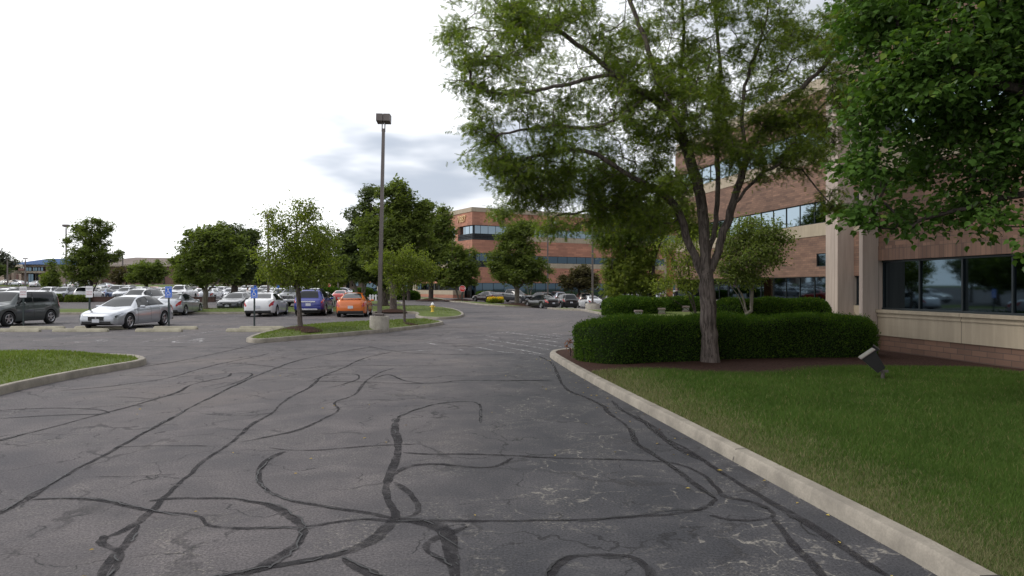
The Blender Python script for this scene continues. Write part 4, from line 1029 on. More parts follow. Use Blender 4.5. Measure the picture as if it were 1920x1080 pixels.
def make_car(kind, label, near=True, grille='bar', spoiler=False):
    T = TY[kind]; C = CarShape(T); L = T['L']
    root = empty('parked_car' if kind not in ('pickup', 'van') else ('pickup_truck' if kind == 'pickup' else 'minivan'), (0, 0, 0)); parts = []
    def part(mb, name, m, smooth=True, parent=None, sharp=None):
        o = mb.build(name, m, parent or root, smooth=smooth, sharp=sharp)
        kids.setdefault((parent or root).name, []).append(o); return o
    ts = sorted(set([round(x, 3) for x in np.arange(0, L, 0.07 if near else 0.12)] + [p[0] for p in T['zt']] + [p[0] for p in T['wm']] + [L] +
                    [round(a + sgn * (T['rw'] + .055) * k, 3) for a in T['ax'] for sgn in (-1, 1) for k in (.999, .97, .88, .7, .45)]))
    ts = [t for t in ts if 0 <= t <= L]
    V = []; n = 11
    for t in ts:
        sec = C.section(t); y = L / 2 - t
        for x, z in sec: V.append((x, y, z))
        for x, z in sec[::-1][1:]: V.append((-x, y, z))
    k = 21; mb = MB(); fs = []; mi = []
    for i in range(len(ts) - 1):
        for j in range(k - 1):
            fs.append([i * k + j, i * k + j + 1, (i + 1) * k + j + 1, (i + 1) * k + j]); 
            low = j in (0, k - 2) and C.section(ts[i])[0][1] < .34; mi.append(1 if (low and kind in ('suv', 'pickup')) else 0)
        fs.append([i * k + k - 1, i * k, (i + 1) * k, (i + 1) * k + k - 1]); mi.append(1)
    for base, rev in ((0, False), ((len(ts) - 1) * k, True)):
        for j in range(10):
            f = [base + j, base + k - 1 - j, base + k - 2 - j, base + j + 1] if j < 9 else [base + 9, base + 11, base + 10]
            fs.append(f if not rev else f[::-1]); mi.append(0)
    mb.v = V; mb.f = fs; mb.m = mi
    # orientation
    A, B, D = [Vector(V[q]) for q in fs[5][:3]]
    if (B - A).cross(D - A).dot(Vector((1, 0, .3))) < 0: mb.f = [f[::-1] for f in mb.f]
    body = part(mb, 'body', [P_['silver'], M['dark']], sharp=42)
    # a dark floor pan fills the underside between the wheels
    fl_ = MB(); fl_.box(-T['W'] / 2 + .22, T['W'] / 2 - .22, -L / 2 + .25, L / 2 - .3, .20 if kind != 'pickup' else .34, .55); part(fl_, 'chassis', M['dark'], False)
    w0, w1 = T['ws']; s0, s1 = T['sw']
    tr = MB(); se = MB()
    for sd in (1, -1):
        C.patch(tr, s0 - .05, s1 + .04, 5.1, 7.75, sd, .0035, 16, 4, trim=lambda f, a, b: (a + .42 * f * .7, b - (.34 if kind == 'sedan' else .04) * f))
        for t in (s0 - .10, T['bp'], s1 + (-.45 if kind == 'sedan' else -.2)): C.patch(se, t, t + .014, 1.0, 5.0, sd, .0035, 1, 10)
    part(tr, 'window_trim', M['dark']); part(se, 'door_seam', M['dark'])
    mb = MB()
    C.patch(mb, w0, w1, 8.15, 10, both=True, nt=10, nv=5, trim=lambda f, a, b: (a + .10 * (1 - f), b)); part(mb, 'windshield', M['cglass'])
    mb = MB(); C.patch(mb, *T['rwn'], 8.25, 10, both=True, nt=8, nv=5); part(mb, 'rear_window', M['cglass'])
    s0, s1 = T['sw']
    for sd in (1, -1):
        def tf(f, a, b): return a, b
        mb = MB(); C.patch(mb, s0, T['bp'] - .035, 5.25, 7.6, sd, nt=10, nv=4, trim=lambda f, a, b: (a + .42 * f * (.75 if kind != 'pickup' else .6), b)); part(mb, 'side_window', M['cglass'])
        slope = .38 if kind == 'sedan' else (.06 if kind != 'suv' else .16)
        mb = MB(); C.patch(mb, T['bp'] + .035, s1, 5.25, 7.6, sd, nt=10, nv=4, trim=lambda f, a, b: (a, b - slope * f)); part(mb, 'side_window', M['cglass'])
        mb = MB(); C.patch(mb, .07, .52, 3.05, 4.3, sd, .010, 8, 3, trim=lambda f, a, b: (a + .04, b - .30 * (1 - f))); part(mb, 'headlight', M['lamp'])
        mb = MB()
        if kind == 'sedan': C.patch(mb, L - .50, L - .015, 2.75, 4.1, sd, .010, 8, 3, trim=lambda f, a, b: (a + .2 * (1 - f), b))
        elif kind == 'pickup': C.patch(mb, L - .16, L - .02, 2.3, 4.3, sd, .010, 4, 3)
        elif kind == 'suv': C.patch(mb, L - .58, L - .04, 3.2, 4.4, sd, .012, 8, 3, trim=lambda f, a, b: (a + .22 * (1 - f), b))
        else: C.patch(mb, L - .20, L - .03, 3.0, 6.4, sd, .010, 5, 4)
        part(mb, 'tail_light', M['tail'])
    for a in T['ax']:
        for sd in (1, -1):
            if T['rw'] not in WH: WH[T['rw']] = wheel_meshes(T['rw'])
            ty, ri = WH[T['rw']]
            loc = Vector((sd * (T['W'] / 2 - .115), L / 2 - a, T['rw']))
            o = bpy.data.objects.new('wheel', ty); COL.objects.link(o); o.parent = root; o.location = loc
            if sd < 0: o.rotation_euler = (0, 0, R(180))
            kids.setdefault(root.name, []).append(o)
            q = bpy.data.objects.new('rim', ri); COL.objects.link(q); q.parent = o; kids.setdefault(o.name, []).append(q)
    for sd in (1, -1):
        mb = MB(); w = T['W'] / 2; zb = C.g('zb', w0 + .45) + .06; y = L / 2 - (w0 + .42)
        Mx = Matrix.Translation((sd * (w + .075), y, zb)) @ Matrix.Rotation(R(-12 * sd), 4, 'Z')
        mb.box(-.10, .10, -.045, .045, -.055, .065, M=Mx, bev=.028); mb.box(-.16 if sd > 0 else .02, -.02 if sd > 0 else .16, -.02, .02, -.055, -.02, M=Mx)
        part(mb, 'mirror', P_['silver'], sharp=40)
    bz = C.g('bot', .1)
    mb = MB(); y = L / 2
    if kind == 'pickup':
        mb.box(-.52, .52, y - .03, y + .03, .82, 1.06, 0, bev=.02); mb.box(-.46, .46, y + .025, y + .04, .85, 1.03, 1)
        mb.box(-.46, .46, y + .03, y + .055, .93, .96, 0); part(mb, 'grille', [M['chrome'], M['dark']], False)
        mb = MB(); mb.box(-.92, .92, y - .06, y + .09, .50, .70, bev=.04); part(mb, 'bumper', M['chrome'], sharp=30)
    else:
        gh = .22 if kind == 'sedan' else .17; mb.box(-.34, .34, y - .05, y + .012, C.g('zt', .02) - gh, C.g('zt', .02) - .02, 0, bev=.012)
        mb.box(-.32, .32, y, y + .017, C.g('zt', .02) - gh + .015, C.g('zt', .02) - .035, 1); mb.box(-.028, .028, y + .01, y + .024, C.g('zt', .02) - .12, C.g('zt', .02) - .07, 0)
        part(mb, 'grille', [M['chrome'], M['dark']], False)
        mb = MB(); mb.box(-.60, .60, y - .07, y + .006, bz + .05, bz + .16, bev=.01); part(mb, 'air_intake', M['dark'], False)
        mb = MB(); mb.box(-T['W'] * .40, T['W'] * .40, -L / 2 - .012, -L / 2 + .18, bz + .04, bz + .17, bev=.02); part(mb, 'rear_valance', M['dark'], False)
    zp = .60 if kind == 'sedan' else .72
    mb = MB(); zq = {'sedan': .33, 'van': .36, 'pickup': .54}.get(kind, .42); mb.box(-.15, .15, y + .012 + (.08 if kind == 'pickup' else 0), y + .028 + (.08 if kind == 'pickup' else 0), zq, zq + .14); part(mb, 'number_plate', M['plate'], False)
    mb = MB(); mb.box(-.15, .15, -y - .028 - (.0), -y - .0, zp - .08, zp + .08); part(mb, 'number_plate', M['plate'], False)
    for sd in (1, -1):
        for t in (T['bp'] - .22, T['bp'] + .78):
            x, yy, z = C.P(t, 3.45); mb = MB(); mb.box(sd * x - .018, sd * x + .018, yy - .09, yy + .09, z - .015, z + .015, bev=.007); part(mb, 'door_handle', P_['silver'], False)
    if kind in ('suv', 'van'):
        for sd in (1, -1):
            mb = MB(); pts = [C.P(t, 8.1) for t in np.linspace(w1 + .2, T['rwn'][0] - .25, 8)]
            for a, b in zip(pts[:-1], pts[1:]): mb.cyl((sd * a[0], a[1], a[2] + .045), (sd * b[0], b[1], b[2] + .045), .016, n=6)
            for a in (pts[0], pts[-1]): mb.cyl((sd * a[0], a[1], a[2] - .01), (sd * a[0], a[1], a[2] + .045), .016, n=6)
            part(mb, 'roof_rail', M['dark'])
    return root
PROTO = {}
USED = set()
def set_paint(root, color):
    for ch in kids.get(root.name, []):
        if ch.name.split('.')[0] in ('body', 'mirror', 'door_handle'):
            ch.material_slots[0].link = 'OBJECT'; ch.material_slots[0].material = P_[color]
def car(kind, color, px, D, head, label, group, sc=(1, 1, 1), x=None):
    if kind not in PROTO: PROTO[kind] = make_car(kind, label); root = PROTO[kind]
    else: root = copy_tree(PROTO[kind])
    xx = X(px, D) if x is None else x
    # sit on the ground with its four wheels: sample the slope along the car
    h = R(head); dy = Vector((-math.sin(h), math.cos(h))); l = 1.4
    zf = float(gz(xx + dy.x * l, D + dy.y * l)); zr = float(gz(xx - dy.x * l, D - dy.y * l))
    root.location = (xx, D, (zf + zr) / 2); root.rotation_euler = (math.atan2(zf - zr, 2 * l), 0, h); root.scale = sc
    tag(root, label, {'pickup': 'pickup truck', 'van': 'minivan'}.get(kind, 'car'), group)
    set_paint(root, color)
    return root
GN = 'cars parked nose in beside the near road'; GL = 'cars in the far left car park'; GR = 'cars parked in front of the office buildings'
# heading: 0 = nose away from the viewer, 180 = nose towards
car('boxy', 'green', 0, 32.2, 176, 'dark grey green boxy hatchback behind the wheel stops at the left photo edge', GN, x=-23.55, sc=(1.02, 1.0, 1.0))
car('sedan', 'silver', 0, 30.55, 179, 'silver sedan facing the viewer between the white sign and the blue sign', GN, x=-17.12)
car('sedan', 'silver', 0, 44.6, 6, 'silver grey sedan seen from behind, parked behind the nearest silver sedan', GN, x=-21.75, sc=(.98, .96, .97))
sed_dark = car('sedan', 'dark', 0, 53.2, 184, 'dark grey sedan facing the viewer beyond the grass strip, left of white sedan', GN, x=-21.4, sc=(1.0, .98, .98))
acc = car('sedan', 'white', 0, 43.1, 6.5, 'white sedan seen from behind, just right of a blue access sign', GN, x=-15.45, sc=(1.02, 1.0, 1.01))
esc = car('suv', 'blue', 0, 44.1, 6.5, 'bright blue hatchback suv seen from behind between the white sedan and orange car', GN, x=-12.75)
orx = car('sedan', 'orange', 0, 42.4, 6.5, 'orange sedan seen from behind beside the light pole', GN, x=-9.75, sc=(1.01, .98, 1.02))
car('van', 'white', 263, 53.6, 183, 'white minivan facing the viewer behind the nearest silver sedan', GN, sc=(.95, .95, .97))
car('sedan', 'white', 600, 53.5, 184, 'white sedan facing the viewer, half hidden behind the blue suv', GN)
car('pickup', 'grey', 553, 63.0, 186, 'grey pickup truck with chrome grille behind the island tree', GL)
car('sedan', 'black', 462, 56.0, 184, 'black sedan facing the viewer squeezed behind the white sedan and dark grey sedan', GL)
far = [
 ('suv', 'white', 6, 64, 182, 'white suv windscreen above the boxy hatchback at left photo edge'),
 ('sedan', 'dark', 58, 78, 182, 'dark sedan mostly hidden behind the leftmost white sign'),
 ('sedan', 'silver', 76, 71, 200, 'pale silver sedan above the boxy hatchback rear window'),
 ('suv', 'white', 90, 92, 190, 'white suv roof behind the pale silver sedan, left of the grey suv'),
 ('suv', 'steel', 120, 85, 188, 'steel grey suv facing the viewer over the brown wall'),
 ('sedan', 'white', 147, 96, 184, 'white sedan right of the steel grey suv by the wall'),
 ('suv', 'white', 168, 86, 5, 'white suv seen from behind, partly hidden by the second white sign'),
 ('suv', 'pearl', 193, 106, 4, 'warm white suv seen from behind beyond the blue sedan'),
 ('sedan', 'lblue', 198, 92, 5, 'mid blue sedan seen from behind over the brown wall'),
 ('sedan', 'grey', 211, 100, 184, 'grey sedan just right of and behind the blue sedan'),
 ('suv', 'white', 215, 118, 184, 'white suv behind the grey sedan, right of the warm white suv'),
 ('pickup', 'grey', 222, 101, 186, 'grey pickup facing the viewer beside the silver suv'),
 ('suv', 'silver', 237, 91, 184, 'silver suv left of the white minivan roof'),
 ('van', 'white', 238, 128, 184, 'white minivan roof beyond the silver suv'),
 ('suv', 'white', 260, 101, 184, 'white suv with black windscreen right above the white minivan'),
 ('sedan', 'champ', 277, 117, 4, 'champagne sedan right of the black windscreen white suv'),
 ('sedan', 'red', 285, 131, 60, 'small red car low in front of the brown building'),
 ('sedan', 'red', 291, 128, 184, 'red sedan nose beside the small red car by the brown building'),
 ('sedan', 'white', 298, 111, 184, 'white sedan right of the champagne sedan in the back row'),
 ('sedan', 'silver', 303, 77, 5, 'silver sedan seen from behind just left of the blue sign'),
 ('sedan', 'white', 311, 116, 184, 'white sedan half hidden by the blue sign in the back row'),
 ('pickup', 'white', 341, 84.5, 187, 'large white pickup facing the viewer right of the blue sign'),
 ('suv', 'maroon', 364, 103, 60, 'maroon suv right of the white pickup'),
 ('pickup', 'dark', 359, 142, 80, 'dark pickup beyond the maroon suv under the tree'),
 ('sedan', 'white', 375, 95, 200, 'white sedan left of the pale tree trunk'),
 ('sedan', 'silver', 372, 112, 190, 'silver sedan behind the maroon suv'),
 ('sedan', 'silver', 396, 84, 5, 'silver sedan seen from behind right of the pale tree trunk'),
 ('suv', 'grey', 400, 118, 20, 'grey suv seen from behind, upper right of the pale tree trunk'),
 ('sedan', 'white', 405, 97, 4, 'white hatchback right of the silver sedan at the pale trunk'),
 ('suv', 'white', 415, 108, 184, 'white suv left of the dark tree trunk'),
 ('sedan', 'plum', 428, 125, 5, 'dark red sedan at the foot of the dark tree trunk'),
 ('sedan', 'silver', 431, 99, 200, 'silver sedan just behind the dark tree trunk'),
 ('sedan', 'white', 444, 116, 100, 'white sedan seen from the side right of the dark tree trunk'),
 ('sedan', 'black', 443, 80, 184, 'black sedan facing the viewer above the dark grey sedan'),
 ('sedan', 'silver', 449, 103, 184, 'silver sedan behind the black one, right of the dark trunk'),
 ('sedan', 'white', 461, 88, 184, 'white sedan facing the viewer left of the person in white'),
 ('suv', 'silver', 460, 126, 184, 'silver suv in front of the cream wall, left one'),
 ('suv', 'dark', 470, 128, 184, 'dark suv in front of the cream wall, right of the silver suv'),
 ('sedan', 'silver', 467, 108, 184, 'silver sedan below the cream wall'),
 ('sedan', 'green', 486, 100, 184, 'grey green sedan right of the second blue sign'),
 ('van', 'white', 497, 118, 184, 'white minivan behind the grey green sedan'),
 ('sedan', 'white', 503, 71, 184, 'white sedan facing the viewer above the roof of the white sedan seen from behind'),
 ('sedan', 'silver', 508, 112, 4, 'silver sedan right of the thin dark lamp pole'),
 ('sedan', 'champ', 518, 120, 184, 'champagne sedan behind the small far blue sign'),
 ('sedan', 'silver', 512, 92, 184, 'silver sedan behind the facing white sedan, second row back'),
 ('suv', 'dark', 527, 74, 200, 'dark suv left of the grey pickup with chrome grille'),
 ('sedan', 'white', 531, 86, 215, 'white sedan between the dark suv and the grey pickup'),
 ('suv', 'silver', 588, 70, 184, 'silver suv roof behind the blue suv'),
 ('sedan', 'red', 640, 76, 8, 'red sedan seen from behind between blue suv and orange car'),
 ('sedan', 'silver', 648, 112, 260, 'silver car roof beyond the red sedan'),
 ('sedan', 'white', 22, 118, 184, 'white sedan low behind the sign at far left'),
 ('sedan', 'white', 8, 182, 90, 'white car by the entrance canopy of the blue roofed building, leftmost'),
 ('sedan', 'champ', 25, 182, 95, 'champagne car in front of the tan entrance canopy'),
 ('sedan', 'silver', 34, 178, 80, 'silver car in front of the canopy, right of the champagne car'),
 ('sedan', 'white', 69, 176, 10, 'white car right of the canopy pole by the blue roofed building'),
 ('sedan', 'white', 133, 172, 60, 'white car on the bank beneath the tall lamp pole'),
 ('suv', 'dark', 152, 174, 90, 'dark suv on the bank behind the leafy left tree'),
 ('sedan', 'silver', 197, 168, 70, 'silver car near the column of the brown building'),
]
for k, c, px, D, h, l in far: car(k, c, px, D, h, l, GL)
rt = [
 ('sedan', 'plum', 914, 86.5, 38, 'dark plum sedan behind the yellow flowers', None),
 ('pickup', 'dark', 962, 93, 232, 'dark pickup truck behind the tree with the forked pale trunk', (.95, .95, .97)),
 ('suv', 'black', 1012, 91, 30, 'black suv half hidden behind the black sedan', None),
 ('sedan', 'black', 1015, 73, 30, 'glossy black sedan at the gap in the kerb right of the forked pale trunk', None),
 ('suv', 'black', 1058, 77, 16, 'black suv with red tail lights left of the white sedan', None),
 ('suv', 'champ', 1092, 91, 8, 'champagne suv roof behind the white sedan near the short lamp base', None),
 ('sedan', 'white', 1105, 80, 14, 'white sedan seen from behind the round lamp base on the verge', None),
 ('suv', 'steel', 1042, 97, 20, 'steel grey suv roof above the black suv', None),
 ('pickup', 'black', 1145, 82, 14, 'black pickup behind the feathery shrub right of the lamp base', (.95, .9, .92)),
 ('suv', 'dark', 1172, 78, 14, 'dark suv with a red tail light over the left end of the far hedge', None),
 ('van', 'silver', 1208, 64, 176, 'silver minivan behind the far hedge left of the leaning locust trunk', None),
 ('suv', 'silver', 1240, 66, 184, 'silver suv right of the locust trunk behind the hedge', None),
 ('van', 'white', 1268, 60, 186, 'white minivan right of the brick pier behind hedge', None),
]
for k, c, px, D, h, l, sc in rt: car(k, c, px, D, h, l, GR, sc or (1, 1, 1))
# extras on two of the near cars
mb = MB(); mb.box(-.42, .42, -2.30, -2.27, .86, .93, bev=.01); o = mb.build('chrome_bar', M['chrome'], esc)
mb = MB(); mb.box(-.55, .55, -2.31, -2.2, .36, .47, bev=.03); o = mb.build('bumper_guard', M['rim'], esc)
mb = MB(); mb.box(-.62, .62, -2.33, -2.15, 1.085, 1.115, bev=.01); mb.box(-.5, -.44, -2.28, -2.2, 1.02, 1.1); mb.box(.44, .5, -2.28, -2.2, 1.02, 1.1); o = mb.build('spoiler', P_['orange'], orx, sharp=30)

# ================================================================== STREET FURNITURE
def lamp_post(px, ytop, D, label, base=False, gzo=0.0, heads=2, w0=.16, w1=.11, lean=0.0, size=(.27, .40, .34)):
    x = X(px, D); g = float(gz(x, D)) + gzo; zt = Z(ytop, D) - g
    root = empty('lamp_post', (x, D, g)); root.rotation_euler = (0, R(lean), 0)
    tag(root, label, 'lamp post')
    zb = 0
    if base:
        mb = MB(); mb.lathe([(0, -.2), (.385, -.2), (.385, .46), (.365, .49), (.0, .49)], 32); mb.build('concrete_base', M['base'], root, smooth=True, sharp=40)
        mb = MB(); mb.box(-.22, .22, -.22, .22, .49, .52, bev=.01); mb.box(-.17, .17, -.17, .17, .52, .60, bev=.03); mb.build('base_plate', M['bronze'], root); zb = .52
    sx_, sy_, sz_ = size
    mb = MB(); zf = zt - sz_ - .22; V = []
    for z, w in ((zb, w0 / 2), (zf, w1 / 2)): V += [(-w, -w, z), (w, -w, z), (w, w, z), (-w, w, z)]
    mb.add(V, [(0, 1, 5, 4), (1, 2, 6, 5), (2, 3, 7, 6), (3, 0, 4, 7), (4, 5, 6, 7)])
    mb.build('pole', M['bronze'], root)
    for sd in (-1, 1):
        mb = MB(); mb.box(sd * .055 - .018, sd * .055 + .018, -.03, .03, zf - .12, zt - sz_ + .02); mb.build('arm', M['bronze'], root)
        mb = MB(); x0 = -sx_ + .0 if sd < 0 else .012; x1 = -.012 if sd < 0 else sx_
        mb.add([(x0, -sy_ / 2, zt - sz_ + .06), (x1, -sy_ / 2, zt - sz_ + .06), (x1, sy_ / 2, zt - sz_), (x0, sy_ / 2, zt - sz_), (x0, -sy_ / 2, zt), (x1, -sy_ / 2, zt), (x1, sy_ / 2, zt), (x0, sy_ / 2, zt)],
               [(3, 2, 1, 0), (4, 5, 6, 7), (0, 1, 5, 4), (1, 2, 6, 5), (2, 3, 7, 6), (3, 0, 4, 7)])
        mb.build('lamp_head', M['bronze'], root)
    return root
lamp_post(711, 215, 27.2, 'tall bronze lamp post on a round concrete base in the grass island', True, .15, lean=1.25)
lamp_post(124, 421, 110, 'tall lamp post behind the leafy left tree', w0=.2, w1=.15, size=(.45, .6, .4))
lamp_post(230, 472, 160, 'lamp post in front of the brown roofed building', w0=.3, w1=.2, size=(.4, .6, .4))
lamp_post(503, 402, 66, 'dark lamp post rising through the island tree above the white sedan', w0=.2, w1=.14)
lamp_post(634, 430, 120, 'distant lamp post between the two tallest mid trees', w0=.25, w1=.18)
lamp_post(1027, 300, 86, 'dark lamp post beside the black sedan across the road', w0=.2, w1=.14)
lamp_post(1111, 360, 62, 'lamp post on a low round concrete base in front of white sedan', True, .1, w0=.10, w1=.08).scale = (1.7, 1.7, 1)
lamp_post(47.5, 484, 175, 'pale lamp post in front of the blue roof', w0=.3, w1=.2, size=(.5, .5, .3)); lamp_post(14, 486, 178, 'pale lamp post over the entrance canopy, far left', w0=.3, w1=.2, size=(.3, .4, .2))

def sign_post(px, D, ybot_sign, ytop, label, kind, w=.31):
    x = X(px, D); g = float(gz(x, D)); root = empty('parking_sign', (x, D, g)); tag(root, label, 'sign')
    zt = Z(ytop, D) - g; zb = Z(ybot_sign, D) - g; zc = (zt + zb) / 2
    mb = MB(); mb.box(-.03, .03, -.02, -.012, -.05, zt - .03); mb.box(-.034, -.024, -.02, .016, -.05, zt - .03); mb.box(.024, .034, -.02, .016, -.05, zt - .03); mb.build('post', M['greenpost'], root)
    k = 4; r = .03; pts = []
    for cx, cz, a0 in ((w / 2 - r, zt - r, 0), (-w / 2 + r, zt - r, 90), (-w / 2 + r, zb + r, 180), (w / 2 - r, zb + r, 270)):
        for q in range(k + 1): t = R(a0 + 90 * q / k); pts.append((cx + r * math.cos(t), cz + r * math.sin(t)))
    mb = MB(); mb.prism(pts, .022, .026, M=Matrix.Rotation(R(90), 4, 'X')); pn = mb.build('panel', M['blue' if kind == 'blue' else 'white'], root)
    h = zt - zb
    def lettering(t, sz_, zz_, m, wmax):
        me = text_mesh(t, sz_, .0005); xs = [v.co.x for v in me.vertices]; k = min(1.0, wmax / (max(xs) - min(xs))); me.transform(Matrix.Diagonal((k, 1, 1, 1)))
        link_mesh('lettering', me, m, pn, Matrix.Translation((0, -.0275, zz_)))
    if kind == 'blue':
        lettering('HANDICAPPED', .075, zt - h * .17, M['white'], w * .84); lettering('PARKING', .075, zb + h * .15, M['white'], w * .72)
        s_ = wheelchair(.27); s_.v = [(a, -.0280, b + zc - .005) for a, b, c in s_.v]; s_.build('symbol', M['white'], pn)
        bd = MB(); stroke(bd, [(a * .95, (b - zc) * .965 + zc) for a, b in pts], .007, closed=True); bd.v = [(a, -.0275, b) for a, b, c in bd.v]; bd.build('border', M['white'], pn)
    elif kind == 'white':
        for t, fz, m in (('RESERVED', .25, 'greytext'), ('VISITOR', .52, 'redtext'), ('PARKING', .74, 'redtext')): lettering(t, .085, zt - h * fz, M[m], w * .82)
    return root
sign_post(44, 29.8, 557.7, 537.2, 'white reserved parking sign on a green post in front of the boxy hatchback', 'white')
sign_post(168, 29.6, 557.5, 536.3, 'white reserved parking sign on a green post left of the silver sedan', 'white')
sign_post(316.5, 29.8, 558.2, 536.8, 'blue handicapped parking sign over the rear wheel of the silver sedan', 'blue')
sign_post(477, 30.2, 559.3, 539.3, 'blue handicapped parking sign in front of the white sedan', 'blue')
sign_post(521.5, 66, 540, 533.5, 'small distant blue sign right of the dark lamp pole', 'far_blue')
sign_post(478.5, 78, 540, 535.5, 'distant blue sign peeking above the nearer blue sign', 'far_blue')
for o in list(bpy.data.objects):
    if o.name.startswith('panel') and o.parent and 'distant' in o.parent.get('label', ''): o.data.materials[0] = M['blue']
def stop_sign(px, py, D, size, label):
    x = X(px, D); g = float(gz(x, D)); zc = Z(py, D) - g; root = empty('stop_sign', (x, D, g)); tag(root, label, 'stop sign')
    mb = MB(); mb.box(-.04, .04, -.0, .03, -.1, zc + size / 2); mb.build('post', M['greenpost'], root)
    for r_, m, y, nme in ((size / 2 * 1.08, 'white', .01, 'border'), (size / 2 * 1.0, 'red', .016, 'panel')):
        pts = [(r_ * math.cos(R(22.5 + 45 * k)), r_ * math.sin(R(22.5 + 45 * k)) + zc) for k in range(8)]
        mb = MB(); mb.prism(pts, y, y + .005, M=Matrix.Rotation(R(90), 4, 'X')); mb.build(nme, M[m], root)
    me = text_mesh('STOP', size * .46, .001); link_mesh('lettering', me, M['white'], root, Matrix.Translation((0, -.024, zc)))
stop_sign(867, 541.3, 80.5, .74, 'red stop sign in front of the small pear tree across the road')
stop_sign(617, 535, 100, .50, 'distant red stop sign above the red sedan')

# hydrant
hx, hy = G(811, 583.8, off=.25); g = float(gz(hx, hy)) + .20
hr_ = empty('fire_hydrant', (hx, hy, g)); hr_.scale = (.85, .85, .78); tag(hr_, 'yellow fire hydrant with a white cap on the rounded grass nose', 'hydrant')
mb = MB(); mb.lathe([(0, -.05), (.15, -.05), (.15, .04), (.105, .06), (.10, .52), (.125, .54), (.125, .58)], 18)
mb.build('barrel', M['yellow'], hr_, smooth=True, sharp=40)
mb = MB(); mb.lathe([(.125, .58), (.128, .62), (.10, .70), (.05, .76), (.028, .77), (.028, .82), (0, .82)], 18); mb.build('cap', M['rim'] if False else M['white'], hr_, smooth=True, sharp=40)
for a, r_ in ((0, .055), (180, .055), (-90, .075)):
    q = Matrix.Rotation(R(a), 4, 'Z'); mb = MB(); mb.cyl(q @ Vector((.08, 0, .44)), q @ Vector((.19, 0, .44)), r_, n=12); mb.cyl(q @ Vector((.19, 0, .44)), q @ Vector((.215, 0, .44)), r_ * .5, n=6); mb.build('outlet', M['yellow'], hr_, smooth=True, sharp=40)

# floodlights in the bed
def floodlight(x, y, g, s, rz, label):
    root = empty('floodlight', (x, y, g), rz); tag(root, label, 'floodlight')
    mb = MB(); mb.cyl((0, 0, -.05), (0, 0, .16 * s), .035 * s, n=10); mb.box(-.09 * s, .09 * s, -.03 * s, .03 * s, .13 * s, .17 * s); mb.build('stake', M['bronze'], root)
    Mx = Matrix.Translation((-.16 * s, 0, .33 * s)) @ Matrix.Rotation(R(-38), 4, 'Y')
    mb = MB(); V = [(-.14, -.17, .16), (.14, -.17, .16), (.14, .17, .16), (-.14, .17, .16), (-.08, -.12, -.20), (.08, -.12, -.20), (.08, .12, -.20), (-.08, .12, -.20)]
    mb.add([Mx @ (Vector(v) * s) for v in V], [(0, 1, 2, 3), (7, 6, 5, 4), (0, 4, 5, 1), (1, 5, 6, 2), (2, 6, 7, 3), (3, 7, 4, 0)]); mb.build('housing', M['dark'], root)
    mb = MB(); mb.box(-.155 * s, .155 * s, -.185 * s, .185 * s, .16 * s, .185 * s, M=Mx, bev=.008); mb.build('rim_frame', M['bronze'], root)
    mb = MB(); mb.box(-.13 * s, .13 * s, -.16 * s, .16 * s, .186 * s, .190 * s, M=Mx); mb.build('lens', M['flood'], root)
floodlight(fx + .05, fy, .17, .95, R(-20), 'black floodlight on a stake in its bare ring on the lawn')
floodlight(X(1630, 16.0), 16.0, .14, .55, R(150), 'smaller black floodlight in the mulch at the right hedge end')

# low lantern bollards
for i, (px, yt, D, w) in enumerate([(1197, 581.5, 37, .40), (1240, 577.5, 40, .40), (1286, 573.6, 43.5, .38), (1319, 570, 47, .34)]):
    x = X(px, D); g = float(gz(x, D)) + .1; h = Z(yt, D) - g; root = empty('lantern_bollard', (x, D, g))
    tag(root, ['lantern bollard nearest, leftmost above the clipped hedge', 'lantern bollard directly left of the brick pier foot', 'lantern bollard third from left, crossed by a thin stem', 'lantern bollard farthest and rightmost, beside the big trunk'][i], 'bollard light', 'pale lantern bollards along the entrance walk')
    r_ = w / 2; mb = MB(); mb.box(-r_, r_, -r_, r_, -.1, h * .42); mb.build('plinth', M['fin'], root)
    mb = MB(); mb.box(-r_ * .86, r_ * .86, -r_ * .86, r_ * .86, h * .42, h * .74); mb.build('lens', M['rim'], root)
    mb = MB(); mb.box(-r_ * 1.05, r_ * 1.05, -r_ * 1.05, r_ * 1.05, h * .74, h, bev=.02); mb.build('cap', M['fin'], root)
# brick pier of the entrance
x = X(1254, 52); g = float(gz(x, 52)); root = empty('entrance_pier', (x, 52, g), R(-14)); tag(root, 'tall orange brown brick pier by the entrance, behind the bollards', 'pier')
mb = MB(); mb.box(-.31, .31, -.31, .31, -.2, 4.7); mb.build('shaft', M['copper'], root, uv=True)
mb = MB(); mb.box(-.33, -.17, -.34, .30, -.2, 4.72); mb.build('pale_edge', M['fin'], root, uv=True)
mb = MB(); mb.box(-.45, .45, -.45, .45, 4.7, 5.1, bev=.03); mb.build('cap', M['beige'], root, uv=True)

# white rail fence right of orange car
x = X(708, 88); root = empty('picket_fence', (x, 88, float(gz(x, 88)))); tag(root, 'low white picket fence seen behind the orange car roof', 'fence')
mb = MB(); mb.box(-1.1, 1.2, -.02, .02, .55, .62); mb.build('rail', M['white'], root)
for k in range(7): mb = MB(); mb.box(-1.05 + k * .36, -.85 + k * .36, -.05, -.02, 0, .75); mb.build('picket', M['white'], root)

